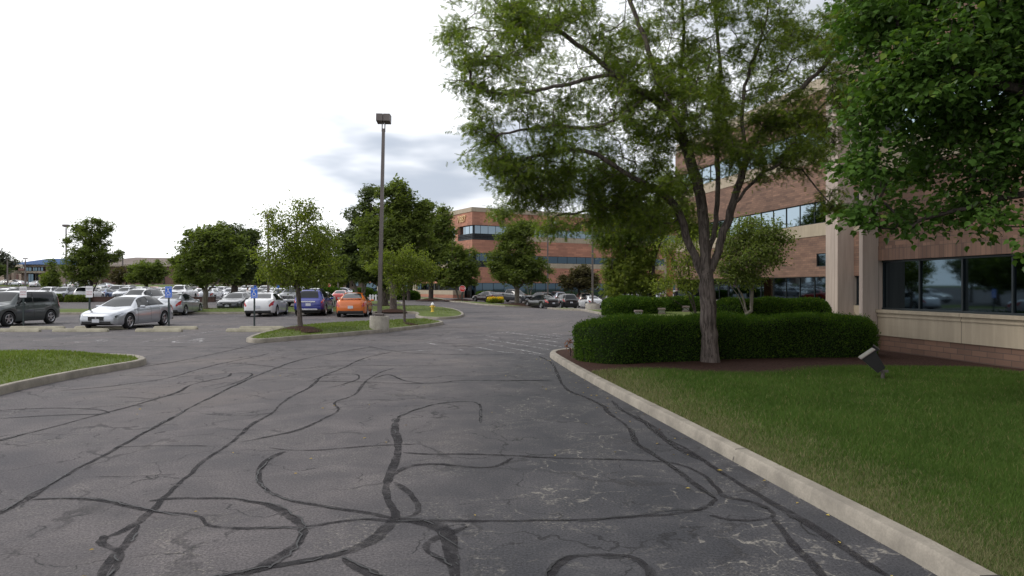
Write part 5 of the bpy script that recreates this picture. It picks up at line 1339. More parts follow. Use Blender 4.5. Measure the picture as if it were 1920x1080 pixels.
# ---- a person between the cars
def person():
    x, y = X(464.5, 66.0), 66.0; g = float(gz(x, y))
    root = empty('person', (x, y, g), R(150)); tag(root, 'person in a white shirt walking among the cars left of a blue sign', 'person')
    def skin(name, verts, edges, rad, m, sub=2, root_i=0):
        me = bpy.data.meshes.new(name); me.from_pydata(verts, edges, []); me.materials.append(m)
        o = bpy.data.objects.new(name, me); COL.objects.link(o); o.parent = root
        sm = o.modifiers.new('skin', 'SKIN'); sm.use_smooth_shade = True
        if not me.skin_vertices: bpy.context.view_layer.update()
        L = me.skin_vertices[0].data if me.skin_vertices else None
        if L is None: return o
        for i, r in enumerate(rad): L[i].radius = (r, r) if not isinstance(r, tuple) else r
        L[root_i].use_root = True
        s_ = o.modifiers.new('sub', 'SUBSURF'); s_.levels = sub; s_.render_levels = sub
        dg = bpy.context.evaluated_depsgraph_get(); me2 = bpy.data.meshes.new_from_object(o.evaluated_get(dg))
        o.modifiers.clear(); o.data = me2
        return o
    Vb = [(0, 0, .93), (0, 0, 1.10), (0, .01, 1.32), (0, .01, 1.44), (0, .0, 1.52), (0, .02, 1.60), (0, .025, 1.68), (0, .02, 1.74),
          (-.17, .01, 1.40), (-.23, -.05, 1.15), (-.22, .06, .93), (-.21, .10, .85), (.17, .01, 1.40), (.24, .04, 1.15), (.24, .18, .98), (.235, .24, .92),
          (-.09, 0, .88), (-.10, .16, .50), (-.10, .05, .09), (-.10, .19, .04), (.09, 0, .88), (.10, -.08, .50), (.10, -.30, .13), (.10, -.20, .05)]
    E = [(0, 1), (1, 2), (2, 3), (3, 4), (4, 5), (5, 6), (6, 7), (2, 8), (8, 9), (9, 10), (10, 11), (2, 12), (12, 13), (13, 14), (14, 15), (0, 16), (16, 17), (17, 18), (18, 19), (0, 20), (20, 21), (21, 22), (22, 23)]
    rd = [.13, .12, .13, .06, .055, .085, .095, .06, .055, .042, .034, .04, .055, .042, .034, .04, .085, .06, .042, .035, .085, .06, .042, .035]
    skin('body', Vb, E, rd, M['skin'])
    keep = [0, 1, 2, 3, 8, 9, 12, 13]; ix = {k: i for i, k in enumerate(keep)}
    skin('shirt', [Vb[k] for k in keep], [(ix[a], ix[b]) for a, b in E if a in ix and b in ix], [rd[k] + .022 for k in keep], M['cloth'])
    keep = [0, 16, 17, 18, 20, 21, 22]; ix = {k: i for i, k in enumerate(keep)}
    skin('trousers', [Vb[k] for k in keep], [(ix[a], ix[b]) for a, b in E if a in ix and b in ix], [rd[k] + .020 for k in keep], M['jeans'])
    mb = MB(); mb.lathe([(0, 1.80), (.06, 1.79), (.098, 1.74), (.105, 1.68), (.09, 1.62)], 14, Matrix.Translation((0, .005, 0))); mb.build('hair', M['barkd'], root, smooth=True)
person()

# yellow leaves and grit blown onto the road
def litter():
    n = 130; V = []; F_ = []
    mb = MB()
    for _ in range(n):
        if rng.random() < .7:
            k = rng.integers(0, len(kl) - 1); p = kl[k] - np.array([abs(rng.normal(0, .35)) + .03, 0]); y = p[1]; xx = p[0]
            if y > 17.5 or y < 2.5: continue
        else: xx, y = rng.uniform(-6, 2.2), rng.uniform(3, 14)
        s_ = rng.uniform(.012, .028); a = rng.uniform(0, 6.3); q = Matrix.Translation((xx, y, float(gz(xx, y)) + .008)) @ Matrix.Rotation(a, 4, 'Z') @ Matrix.Rotation(rng.uniform(-.4, .4), 4, 'X')
        mb.add([q @ Vector(v) for v in ((-s_, 0, 0), (0, -s_ * .5, .004), (s_, 0, .002), (0, s_ * .5, .006))], [(0, 1, 2, 3)])
    tag(mb.build('fallen_leaves', leaf_mat('fallen_leaf', (0.30, 0.20, 0.05), (0.42, 0.33, 0.08), (0.30, 0.10, 0.03), .1)), kind='stuff')
litter()

# ================================================================== VEGETATION
def leaf_template(kind):
    if kind == 'locust':
        V = []; F_ = []
        for i, t in enumerate((.10, .30, .50, .70, .90)):
            w = .40 * (1 - .5 * abs(t - .45)); b = len(V)
            V += [(t - .05, -w, -.05), (t + .045, 0, .0), (t + .13, w, -.05), (t + .03, 0, .0)]; V[b:b + 4] = [(t - .02, 0, 0), (t + .06, -w, -.06), (t + .12, 0, .0), (t + .06, w, -.06)]
            F_.append([b, b + 1, b + 2, b + 3])
        return V, F_
    if kind == 'maple':
        V = [(0, 0, 0), (.08, .34, -.05), (.40, .48, -.10), (.55, .30, -.03), (1, 0, -.10), (.55, -.30, -.03), (.40, -.48, -.10), (.08, -.34, -.05), (.5, 0, .05)]
        return V, [[0, 8, 3, 2, 1], [8, 4, 3], [0, 7, 6, 5, 8], [8, 5, 4]]
    if kind == 'needle':
        return [(0, 0, 0), (.5, .16, .03), (1, 0, 0), (.5, -.16, .03)], [[0, 3, 2, 1]]
    if kind == 'cluster':   # a spray of three leaves, for trees far off
        V = []; F_ = []
        for a in (-55, 0, 60):
            c, s_ = math.cos(R(a)), math.sin(R(a)); b = len(V)
            for x, y, z in ((.05, 0, 0), (.5, .26, .04), (1, 0, -.08), (.5, -.26, .04)): V.append((c * x - s_ * y, s_ * x + c * y, z + a * .001))
            F_.append([b, b + 3, b + 2, b + 1])
        return V, F_
    return [(0, 0, 0), (.45, .28, .04), (1, 0, -.06), (.45, -.28, .04)], [[0, 3, 2, 1]]
def leaves_mesh(name, kind, pos, dirs, ups, size):
    tv, tf = leaf_template(kind); tv = np.array(tv); n = len(pos)
    d = dirs / (np.linalg.norm(dirs, axis=1)[:, None] + 1e-9)
    s_ = np.cross(ups, d); s_ /= np.linalg.norm(s_, axis=1)[:, None] + 1e-9
    u = np.cross(d, s_); k = size[:, None, None]
    V = pos[:, None, :] + k * (tv[None, :, 0:1] * d[:, None, :] + tv[None, :, 1:2] * s_[:, None, :] + tv[None, :, 2:3] * u[:, None, :])
    loops = np.concatenate([np.array(f) for f in tf]); cnt = np.array([len(f) for f in tf])
    L = (loops[None, :] + (np.arange(n) * len(tv))[:, None]).ravel(); Cn = np.tile(cnt, n)
    return np_mesh(name, V.reshape(-1, 3), L, Cn)
def path_resample(P, step):
    P = np.array(smooth_poly3(P)); out = [P[0]]; acc = 0
    for a, b in zip(P[:-1], P[1:]):
        L = np.linalg.norm(b - a); k = max(1, int(round(L / step)))
        for j in range(1, k + 1): out.append(a + (b - a) * j / k)
    return np.array(out)
def smooth_poly3(P):
    p = [np.array(q, float) for q in P]
    if len(p) < 3: return p
    q = [p[0]]
    for i in range(len(p) - 1):
        a, b = p[i], p[i + 1]
        if i > 0: q.append(a * .75 + b * .25)
        if i < len(p) - 2: q.append(a * .25 + b * .75)
    q.append(p[-1]); return q
def tree(name, label, base, trunks, lobes, ntips, leaf, leaf_m, bark_m, r_base, tips_leaf=30, size=.12, spread=.25, step=.35, droop=.3, up=.5,
         group=None, r_tip=.006, flare=.5, flat=.75, wexp=.8, zmin=None, shell=.45, cat='tree', minlen=0.0, gap=0.30, seed=1, wiggle=.05, leafdroop=.35):
    rg = np.random.default_rng(seed); base = np.array(base, float)
    root = empty(name, base); tag(root, label, cat, group)
    pos = []; par = []
    for ti, tr in enumerate(trunks):
        P = path_resample([np.array(q, float) for q in tr], step * .6)
        if pos:
            A = np.array(pos); i0 = int(np.argmin(np.linalg.norm(A - P[0], axis=1))); prev = i0; st = 1
        else: pos.append(P[0]); par.append(-1); prev = 0; st = 1
        for q in P[st:]:
            pos.append(q + rg.normal(0, wiggle * .25, 3)); par.append(prev); prev = len(pos) - 1
    n0 = len(pos); wts = np.array([l[3] * l[4] * l[5] for l in lobes]) ** wexp; wts /= wts.sum(); att = []
    sd = rg.normal(0, 1, 3) * 10; fr_ = 9.0 / max(2.0, max(l[2] + l[5] for l in lobes) - min(l[2] - l[5] for l in lobes)) * 1.4
    while len(att) < ntips:
        li = rg.choice(len(lobes), p=wts); l = lobes[li]; v = rg.normal(0, 1, 3); v /= np.linalg.norm(v)
        r_ = (shell + (1 - shell) * rg.random()) if rg.random() < .75 else rg.random() ** .5
        p = np.array(l[:3]) + v * r_ * np.array(l[3:6])
        q = p * fr_ + sd; w_ = q + .8 * np.sin(q[[1, 2, 0]] * 1.7)
        if math.sin(w_[0]) * math.sin(w_[1] * 1.1 + 1) * math.sin(w_[2] * 1.3) + .3 * math.sin(w_[0] * 2.9 + w_[2] * 2.3) > gap: continue
        att.append(p)
    att = np.array(att); A0 = np.array(pos)
    ds = np.array([np.min(np.linalg.norm(A0 - a, axis=1)) for a in att]); att = att[np.argsort(ds)]
    cap = n0 + ntips * 40; PP = np.zeros((cap, 3)); PP[:n0] = A0; n = n0; zm = zmin if zmin is not None else base[2] + 1.5
    paths = []
    for a in att:
        d = PP[:n] - a; dist = np.linalg.norm(d, axis=1)
        cost = dist + up * np.maximum(0, d[:, 2]) + 50 * (PP[:n, 2] < zm) + .02 * dist * dist
        i = int(np.argmin(cost)); L = dist[i]
        if L < .05: continue
        pd = PP[i] - PP[par[i]] if par[i] >= 0 else np.array([0, 0, 1.]); pd = pd / (np.linalg.norm(pd) + 1e-9); ad = (a - PP[i]) / L
        d0 = pd * .5 + ad * .5; p1 = PP[i] + d0 * L * .4; p2 = a - ad * L * .25 + np.array([0, 0, droop * L * .35])
        k = max(2, int(L / step)); prev = i; path = []
        for j in range(1, k + 1):
            t = j / k; q = (1 - t) ** 3 * PP[i] + 3 * (1 - t) ** 2 * t * p1 + 3 * (1 - t) * t * t * p2 + t ** 3 * a
            if j < k: q = q + rg.normal(0, wiggle, 3) * min(1, L)
            if n >= cap: break
            PP[n] = q; par.append(prev); prev = n; path.append(n); n += 1
        paths.append(([i] + path))
    par = np.array(par[:n]); cnt = np.zeros(n); kids_ = [[] for _ in range(n)]
    for i in range(n):
        if par[i] >= 0: kids_[par[i]].append(i)
    for i in range(n - 1, -1, -1):
        if not kids_[i]: cnt[i] += 1
        if par[i] >= 0: cnt[par[i]] += cnt[i]
    expo = math.log(max(3, cnt[0])) / math.log(r_base / r_tip); rad = r_tip * cnt ** (1 / expo)
    rad = np.where(rad < r_tip * 1.01, r_tip, rad)
    h = PP[:n, 2] - base[2]; rad = rad * (1 + flare * np.exp(-np.maximum(0, h) / .28))
    # tubes along chains
    V = []; F_ = []; stack = [(0, 0)]
    while stack:
        start, c0 = stack.pop(); chain = [start]; cur = c0
        if start == 0 and c0 == 0: chain = [0]; cur = None
        nxt = cur
        if cur is None:
            ks = sorted(kids_[0], key=lambda q: -cnt[q]); nxt = ks[0] if ks else None
            for q in ks[1:]: stack.append((0, q))
        while nxt is not None:
            chain.append(nxt); ks = sorted(kids_[nxt], key=lambda q: -cnt[q]); here = nxt
            nxt = ks[0] if ks else None
            for q in ks[1:]: stack.append((here, q))
        if len(chain) < 2: continue
        C = PP[chain]; rr = rad[chain].copy(); rr[0] = min(rr[0], rr[1] * 1.15) if chain[0] != 0 else rr[0]
        m = 14 if rr[1] > .08 else (7 if rr[1] > .025 else 4)
        T = np.gradient(C, axis=0); T /= np.linalg.norm(T, axis=1)[:, None] + 1e-9
        a = np.cross(T[0], [1, 0, 0.1]); a /= np.linalg.norm(a); b0 = len(V)
        lum = rg.random() * 6
        for k in range(len(chain)):
            a = a - T[k] * (a @ T[k]); a /= np.linalg.norm(a) + 1e-9; b = np.cross(T[k], a)
            for q in range(m):
                t = 2 * math.pi * q / m; r2 = rr[k] * (1 + (.07 * math.sin(3 * t + lum) + .05 * math.sin(5 * t + k * .2)) * (m == 14))
                V.append(C[k] + a * math.cos(t) * r2 + b * math.sin(t) * r2)
        for k in range(len(chain) - 1):
            for q in range(m):
                F_.append((b0 + k * m + q, b0 + k * m + (q + 1) % m, b0 + (k + 1) * m + (q + 1) % m, b0 + (k + 1) * m + q))
    V = np.array(V) - base
    link_mesh('trunk', np_mesh('trunk', V, np.array(F_).ravel(), [4] * len(F_)), bark_m, root, smooth=True)
    # leaves along the outer part of each twig
    pos = []; dr = []
    for pth in paths:
        nl = max(3, int(tips_leaf * rg.uniform(.5, 1.5))); Pn = PP[pth]; m = len(pth)
        t = (1 - rg.random(nl) ** 1.2 * .85) * (m - 1); i = np.minimum(t.astype(int), m - 2); f = (t - i)[:, None]
        p = Pn[i] * (1 - f) + Pn[i + 1] * f + rg.normal(0, 1, (nl, 3)) * spread * np.array([1, 1, flat])
        d = (Pn[i + 1] - Pn[i]); d /= np.linalg.norm(d, axis=1)[:, None] + 1e-9
        d = d * .5 + rg.normal(0, .6, (nl, 3)) + (p - Pn[i]) * 1.0; d[:, 2] = d[:, 2] * (.3 + .7 * flat) - leafdroop
        pos.append(p); dr.append(d)
    pos = np.concatenate(pos); dr = np.concatenate(dr); n = len(pos)
    ups = np.array([0, 0, 1.]) + rg.normal(0, .45, (n, 3)); sz_ = size * rg.uniform(.65, 1.25, n)
    link_mesh('crown', leaves_mesh('crown', leaf, pos - base, dr, ups, sz_), leaf_m, root)
    return root
def lob(D, *L):
    """crown lobes: (photo x, y, half width, half height[, extra depth[, depth radius]]) at distance D -> ellipsoids in metres"""
    out = []
    for l in L:
        px, py, rx, ry = l[:4]; dD = l[4] if len(l) > 4 else 0; d = D + dD; k = d / F; rd = l[5] if len(l) > 5 else rx * k
        out.append((X(px, d), d, Z(py, d), rx * k, rd, ry * k))
    return out
def limb(D, *P): return [tuple(PX(p[0], p[1], D + (p[2] if len(p) > 2 else 0))) for p in P]

# ---- the big locust in front of the hedge
bx, by = G(1333, 679, off=.14); gb = .13; D1 = by
def PL(*P): return limb(D1, *P)
trunks = [
 PL((1333, 682), (1332, 640), (1330, 590), (1327, 540), (1324, 490), (1321, 440), (1317, 390), (1308, 340, -.1), (1296, 300, -.2), (1280, 255, -.2), (1258, 208, -.4), (1215, 180, -.8), (1150, 140, -1.2), (1075, 75, -1.5), (1000, 30, -1.6), (930, 10, -1.7)),
 PL((1328, 545), (1312, 505), (1298, 470), (1284, 432), (1272, 398), (1255, 372), (1225, 352, -.3), (1190, 335, -.6), (1148, 308, -.9), (1110, 285, -1.1), (1050, 280, -1.4), (980, 300, -1.6)),
 PL((1272, 398), (1282, 365), (1300, 340), (1312, 320)),
 PL((1330, 520), (1342, 480), (1358, 435), (1374, 385), (1388, 335), (1402, 290), (1430, 240, .3), (1470, 195, .6), (1520, 150, .9), (1565, 105, 1.2), (1600, 50, 1.4)),
 PL((1324, 490), (1340, 430, .3), (1347, 370, .5), (1345, 310, .7), (1342, 240, .8), (1352, 150, 1.0), (1345, 60, 1.1), (1330, -60, 1.2)),
 PL((1280, 255, -.2), (1283, 200), (1276, 140), (1284, 60), (1270, -60)),
 PL((1258, 208, -.4), (1232, 150, -.5), (1210, 80, -.6), (1180, 0, -.6), (1150, -90, -.5)),
 PL((1402, 290), (1388, 220), (1400, 140), (1432, 60), (1450, -50)),
 PL((1225, 352, -.3), (1180, 372, .2), (1120, 395, .4), (1060, 400, .6)),
 PL((1150, 140, -1.2), (1100, 150, -1.6), (1020, 170, -2.0), (930, 180, -2.2), (870, 150, -2.2)),
 PL((1215, 180, -.8), (1170, 215, -1.4), (1120, 240, -1.7), (1030, 235, -2.0), (940, 250, -2.1)),
 PL((1374, 385), (1420, 330, -.5), (1470, 300, -.9), (1530, 280, -1.2)),
]
L1 = lob(D1, (940, 90, 95, 90, -1.8, 1.8), (880, 150, 60, 60, -2, 1.4), (900, 225, 60, 50, -2.0, 1.4), (1000, 190, 110, 110, -1.8, 2.2), (1000, 20, 130, 90, -1.5, 2.5), (1120, 90, 150, 130, -.8, 3),
         (1050, 300, 110, 55, -1.4, 1.8), (965, 330, 50, 35, -1.5, 1.2), (1150, 250, 130, 100, -.6, 2.8), (1090, 375, 100, 40, .3, 1.6), (960, 385, 45, 22, .2, .8), (1190, 370, 90, 60, .5, 2.0), (1260, 150, 150, 140, 0, 3.2), (1290, 30, 190, 110, 0, 3.4),
         (1400, 130, 140, 130, .3, 3.0), (1500, 70, 110, 100, .6, 2.6), (1450, 230, 110, 70, -.2, 2.2), (1330, 280, 110, 80, -.2, 2.0), (1540, 190, 60, 60, .5, 1.5), (1100, -130, 220, 120, -.5, 3), (1350, -160, 250, 140, .3, 3.4), (1250, 330, 70, 60, -1.2, 1.2),
         (1500, 300, 60, 50, -.8, 1.2), (1570, 110, 70, 100, .8, 1.4), (1040, 425, 90, 26, 1.0, .9), (1600, 40, 60, 90, 1.2, 1.4), (1575, 210, 45, 45, .8, 1.0), (1560, 380, 30, 26, -.3, .6), (1180, 320, 130, 60, 0, 1.8), (1290, 200, 120, 90, -1.4, 1.5), (1230, 420, 60, 40, -.5, 1.0), (860, 50, 50, 60, -1.8, 1.2), (930, 300, 70, 50, -1.2, 1.3), (1010, 385, 60, 26, -.6, .9), (1440, 300, 50, 50, -.6, 1.0), (1050, 335, 120, 50, -.6, 1.5), (1185, 385, 90, 45, .2, 1.6), (1000, 370, 70, 32, -.4, 1.1), (1120, 425, 75, 26, .6, 1.0), (940, 400, 45, 16, .0, .7), (1490, 240, 90, 60, .2, 1.6), (1565, 240, 50, 80, .5, 1.1), (1250, 300, 90, 60, .8, 1.4), (1130, 180, 110, 80, .5, 1.6))
tree('locust_tree', 'big honey locust with furrowed forked trunk in front of the clipped hedge', (bx, by, gb - .05), trunks, L1, 3500, 'locust', M['l_locust'], M['bark'], .170, tips_leaf=26, size=.115,
     spread=.11, step=.30, droop=.5, up=.3, r_tip=.0055, flare=.36, zmin=CH + 1.4, gap=-.02, seed=5, wiggle=.05, shell=.3, leafdroop=.30, flat=.6, wexp=.55)

# ---- the broad leaved tree reaching in from the right, trunk just out of frame
D2 = 9.2; tx, ty_ = 8.1, 8.4; g2 = .12
def W(x, y, z): return (x, y, z)
trunks = [[W(tx, ty_, g2 - .1), W(tx, ty_, 1.2), W(tx - .05, ty_ + .05, 2.6), W(tx - .1, ty_, 4.4), W(tx, ty_, 6.6), W(tx, ty_, 8.4)],
          [W(tx, ty_, 2.3), W(tx - .8, ty_ + .3, 3.0), W(7.05, 9.2, 3.1), W(6.1, 9.4, 2.85), W(5.6, 9.4, 2.7)], [W(tx, ty_, 2.9), W(7.3, 8.6, 3.9), W(6.3, 8.9, 4.5), W(5.3, 9.1, 4.8)],
          [W(tx, ty_, 3.6), W(7.2, 8.4, 5.0), W(6.0, 8.6, 6.0)], [W(tx, ty_, 3.0), W(7.6, 9.3, 3.6), W(7.1, 10.2, 3.9)], [W(tx, ty_, 2.5), W(7.6, 7.8, 2.9), W(7.1, 7.4, 2.8)]]
L2 = lob(D2, (1690, 230, 85, 80, 0, .9), (1655, 330, 62, 70, .3, .8), (1625, 410, 48, 36, .3, .5), (1700, 410, 60, 40, .4, .6), (1790, 330, 110, 90, .6, 1.3), (1780, 170, 120, 110, .2, 1.5), (1700, 110, 95, 90, 0, 1.2), (1660, 40, 70, 70, .2, 1),
         (1860, 230, 110, 150, .3, 1.6), (1850, 60, 150, 130, .2, 1.8), (1900, 400, 60, 60, -.6, .9), (1905, 485, 28, 36, -1.0, .5), (1835, 420, 50, 38, .4, .6), (1775, 430, 40, 22, .5, .5), (1750, 20, 110, 100, .2, 1.4), (1960, 150, 160, 220, -.2, 2), (1640, 230, 45, 60, .2, .7), (1612, 330, 34, 50, .2, .5), (1635, 130, 50, 70, .2, .8), (1600, 20, 50, 60, .3, .8), (1598, 210, 34, 55, .2, .5), (1588, 310, 28, 40, .2, .4), (1592, 395, 26, 22, .2, .4), (1800, -120, 220, 130, 0, 2), (2100, 100, 250, 260, -.3, 2.2))
tree('shade_tree', 'broad leaved tree whose dark green boughs hang in from the upper right corner', (tx, ty_, g2 - .05), trunks, L2, 1320, 'maple', M['l_linden'], M['barkd'], .17, tips_leaf=30, size=.088, spread=.13, step=.25,
     droop=.6, up=.2, r_tip=.004, zmin=2.2, gap=.12, seed=8, wiggle=.03, shell=.3, leafdroop=.5, flat=.6)

# ---- young trees on the island
x, y = G(563, 616, off=.28); mound(x, y, .95, .18, .20)
D = y; tree('young_tree', 'young bright green tree with slender trunk left of the light pole', (x, y, .22), [limb(D, (563, 618), (561, 580), (558, 540), (556, 500), (556, 450), (557, 400)), limb(D, (558, 545), (545, 525), (528, 500), (510, 475)), limb(D, (558, 530), (575, 505), (592, 480), (605, 455)), limb(D, (556, 490), (540, 455), (528, 420))],
    lob(D, (540, 510, 60, 28), (600, 500, 42, 35), (510, 470, 34, 38), (555, 460, 50, 40), (602, 440, 30, 34), (555, 405, 40, 30), (572, 380, 20, 14), (502, 398, 20, 10), (620, 455, 18, 14), (520, 425, 24, 18)),
    430, 'simple', M['l_bright'], M['bark'], .085, tips_leaf=42, size=.10, spread=.16, step=.2, up=.8, zmin=Z(545, D), flare=.2, gap=.05, seed=21, wiggle=.02)
x, y = G(757, 605.5, off=.22); mound(x, y, .62, .11, .14)
D = y; tree('young_tree', 'small light green tree with thin forked trunk right of the light pole', (x, y, .2), [limb(D, (759, 606), (758, 580), (757, 560), (757, 545), (755, 510), (757, 480)), limb(D, (757, 557), (748, 543), (738, 520), (725, 505)), limb(D, (757, 558), (768, 542), (778, 520), (790, 505))],
    lob(D, (735, 498, 30, 22), (774, 500, 32, 24), (756, 474, 18, 10), (806, 506, 16, 12), (702, 500, 16, 8), (762, 524, 42, 12), (722, 476, 12, 9), (790, 478, 12, 9), (812, 522, 10, 6), (690, 512, 9, 5), (745, 545, 14, 6), (770, 463, 8, 6)), 270, 'simple', M['l_bright'], M['bark'], .055, tips_leaf=38, size=.10, spread=.15, step=.18, up=.6, zmin=Z(556, D), flare=.1, gap=.0, seed=22, wiggle=.02)

def park_tree(px, D, label, lobes, n, leaf_m, bark='bark', r=.15, name='shade_tree', kind='cluster', size=.30, tl=26, spread=.36, fork=None, moundr=0, seed=None, group=None, stems=None, gap=.12, zf=None):
    s0 = abs(seed or int(px)) + 1; rl = np.random.default_rng(s0 + 500); big = list(lobes)
    for l in lobes:      # tufts that break the outline of each lobe
        for _ in range(4):
            t = rl.uniform(R(-25), R(205)); q = rl.uniform(.16, .34); f = rl.uniform(.95, 1.22)
            big.append((l[0] + math.cos(t) * l[2] * f, l[1] - math.sin(t) * l[3] * f, l[2] * q, l[3] * q, rl.uniform(-.3, .3) * l[2] * D / F))
    x = X(px, D); g = float(gz(x, D)); Ls = lob(D, *big)
    ztop = max(l[2] for l in Ls); zlow = min(l[2] - l[5] for l in Ls); zf = Z(zf, D) if zf else zlow + .25 * (ztop - zlow)
    rg = np.random.default_rng(s0)
    if stems:
        tr = []
        for k in range(stems):
            a = 2 * math.pi * k / stems + 1; w = .16 * (ztop - g)
            tr.append([(x + .06 * math.cos(a), D + .06 * math.sin(a), g - .1), (x + w * .45 * math.cos(a), D + w * .4 * math.sin(a), g + .4 * (zf - g)), (x + w * math.cos(a), D + w * math.sin(a), zf), (x + w * 1.3 * math.cos(a), D + w * math.sin(a), ztop)])
        tr = [[(x, D, g - .2), (x, D, g - .1)]] + tr
    else:
        cx = np.mean([l[0] for l in Ls])
        tr = [[(x, D, g - .1), (x + rg.normal(0, .05), D, g + .5 * (zf - g)), (x, D, zf), (x + (cx - x) * .5, D, .5 * (zf + ztop)), (cx, D, ztop)]]
        for l in sorted(Ls, key=lambda q: -q[3])[:5]:
            tr.append([(x, D, zf - .1 * (zf - g)), (x + (l[0] - x) * .45, D + (l[1] - D) * .4, zf + .35 * max(0, l[2] - zf)), (l[0], l[1], max(l[2], zf + .2))])
    if moundr: mound(x, D, moundr, .2 if moundr < 1.5 else .28, .1)
    return tree(name, label, (x, D, g), tr, Ls, int(n * 1.35), kind, leaf_m, M[bark], r, tips_leaf=int(tl * .9), size=size * .85, spread=spread * .75, step=.5, up=.5, r_tip=.012, zmin=zf - .3 * (zf - g), flare=.25, seed=s0, gap=gap, group=group, wiggle=.05)
GT = 'trees in and around the car parks'
park_tree(590, 49, 'dark green tree with several stems right behind the young bright tree', [(600, 480, 38, 45), (575, 510, 40, 28), (625, 505, 25, 26), (600, 440, 22, 22)], 190, M['l_mid'], 'barkd', .16, size=.20, tl=34, spread=.25, stems=4, group=GT)
park_tree(386, 49.2, 'dense green tree with pale grey trunk, left of the dark grey sedan', [(370, 500, 42, 34), (400, 470, 46, 40), (345, 480, 20, 28), (395, 440, 35, 16), (430, 505, 24, 24)], 300, M['l_mid'], 'barkp', .19, size=.20, tl=40, spread=.28, moundr=1.2, group=GT, zf=545)
park_tree(440, 78, 'very dark round tree with stout black trunk behind the pale trunk tree', [(440, 480, 42, 45), (425, 450, 40, 28), (462, 465, 22, 34), (440, 515, 36, 18)], 300, M['l_dark'], 'barkd', .36, size=.32, tl=36, spread=.45, group=GT, gap=.3, zf=535)
park_tree(172, 84, 'feathery green tree with open airy top on the left, over the brown wall', [(170, 490, 46, 42), (150, 512, 28, 24), (200, 480, 22, 30), (165, 440, 34, 24), (195, 428, 14, 12), (128, 453, 10, 5), (178, 415, 18, 8), (150, 425, 12, 10)], 330, M['l_mid'], 'barkd', .2, size=.27, tl=30, spread=.33, group=GT, gap=.22, zf=550)
park_tree(97, 120, 'narrow upright tree against the blue roof', [(97, 522, 13, 20), (92, 536, 12, 8), (96, 490, 5, 9)], 70, M['l_mid'], 'barkd', .18, size=.4, tl=26, spread=.5, group=GT)
park_tree(275, 150, 'round dark tree in front of the brown building', [(275, 508, 28, 20), (262, 520, 24, 12), (295, 518, 12, 12)], 150, M['l_mid'], 'barkd', .3, size=.55, tl=30, spread=.6, group=GT, gap=.3)
park_tree(237, 152, 'yellowish green bushy tree left of the round dark one', [(237, 515, 17, 12), (222, 522, 12, 8)], 70, M['l_olive'], 'barkd', .2, size=.5, tl=26, spread=.5, group=GT, gap=.3)
park_tree(10, 190, 'pale thin leaved tree at the far left edge of the skyline', [(8, 490, 16, 17), (24, 496, 8, 10), (-14, 488, 16, 18)], 110, M['l_grey'], 'barkp', .3, size=.55, tl=14, spread=.6, group=GT, gap=.1)
park_tree(-4, 186, 'dark bush beneath the pale thin tree at the far left edge', [(2, 506, 16, 9), (-20, 506, 20, 10)], 70, M['l_dark'], 'barkd', .25, size=.6, tl=26, spread=.6, group=GT, gap=.4)
park_tree(737, 47, 'tall dense tree with thick trunk in a mulch mound behind the light pole', [(745, 440, 46, 48), (760, 390, 38, 34), (745, 358, 26, 16), (720, 480, 42, 34), (785, 440, 26, 34), (705, 440, 30, 30), (795, 400, 14, 14)], 470, M['l_mid'], 'bark', .24, size=.20, tl=40, spread=.28, moundr=1.25, group=GT, zf=535)
park_tree(722, 57, 'broad dark tree with trunk just behind the tall dense one, left of it', [(690, 400, 32, 24), (680, 440, 40, 34), (655, 460, 24, 26), (690, 490, 50, 34), (700, 365, 22, 14), (662, 500, 30, 24), (735, 520, 40, 18)], 420, M['l_dark'], 'bark', .27, size=.24, tl=38, spread=.33, moundr=1.4, group=GT, zf=540)
park_tree(677, 66, 'tree with pale twisted trunk above the orange car', [(660, 500, 34, 24), (690, 515, 28, 16), (640, 470, 16, 16)], 130, M['l_mid'], 'barkp', .22, size=.26, tl=26, spread=.36, stems=3, group=GT)
park_tree(808, 86, 'tree with leaning grey trunk before the low planter wall', [(810, 440, 34, 34), (800, 480, 38, 30), (825, 415, 24, 18), (835, 460, 18, 26), (815, 512, 34, 14), (785, 410, 20, 14)], 360, M['l_mid'], 'barkd', .30, size=.32, tl=34, spread=.42, moundr=2.0, group=GT, zf=530)
park_tree(766, 90, 'small trunked dark tree left of the leaning trunk tree', [(765, 505, 30, 22), (745, 490, 20, 20)], 110, M['l_dark'], 'barkd', .2, size=.34, tl=28, spread=.42, group=GT)
park_tree(862, 84, 'small pear tree with pale stems behind the stop sign', [(860, 500, 30, 34), (850, 475, 20, 20), (878, 510, 20, 24), (858, 528, 26, 12)], 240, M['l_mid'], 'barkp', .14, size=.28, tl=32, spread=.34, stems=4, moundr=2.0, group=GT)
park_tree(969, 76, 'round green tree with forked pale trunk beside the yellow flowers', [(968, 480, 42, 36), (970, 440, 32, 28), (940, 500, 28, 26), (1000, 505, 28, 24), (968, 515, 44, 18), (985, 425, 24, 12)], 470, M['l_mid'], 'barkp', .25, size=.26, tl=36, spread=.34, moundr=3.0, group=GT, zf=540)
park_tree(993, 96, 'nearly bare small tree with white stems behind the black sedan', [(993, 535, 10, 6)], 16, M['l_dark'], 'barkp', .09, size=.25, tl=6, spread=.3, stems=4, group=GT)
park_tree(1085, 90, 'low reddish brown ornamental tree before the far building', [(1085, 525, 28, 14), (1065, 532, 16, 10), (1105, 530, 18, 14), (1090, 512, 20, 8)], 150, M['l_olive'], 'barkd', .14, size=.34, tl=24, spread=.4, group=GT)
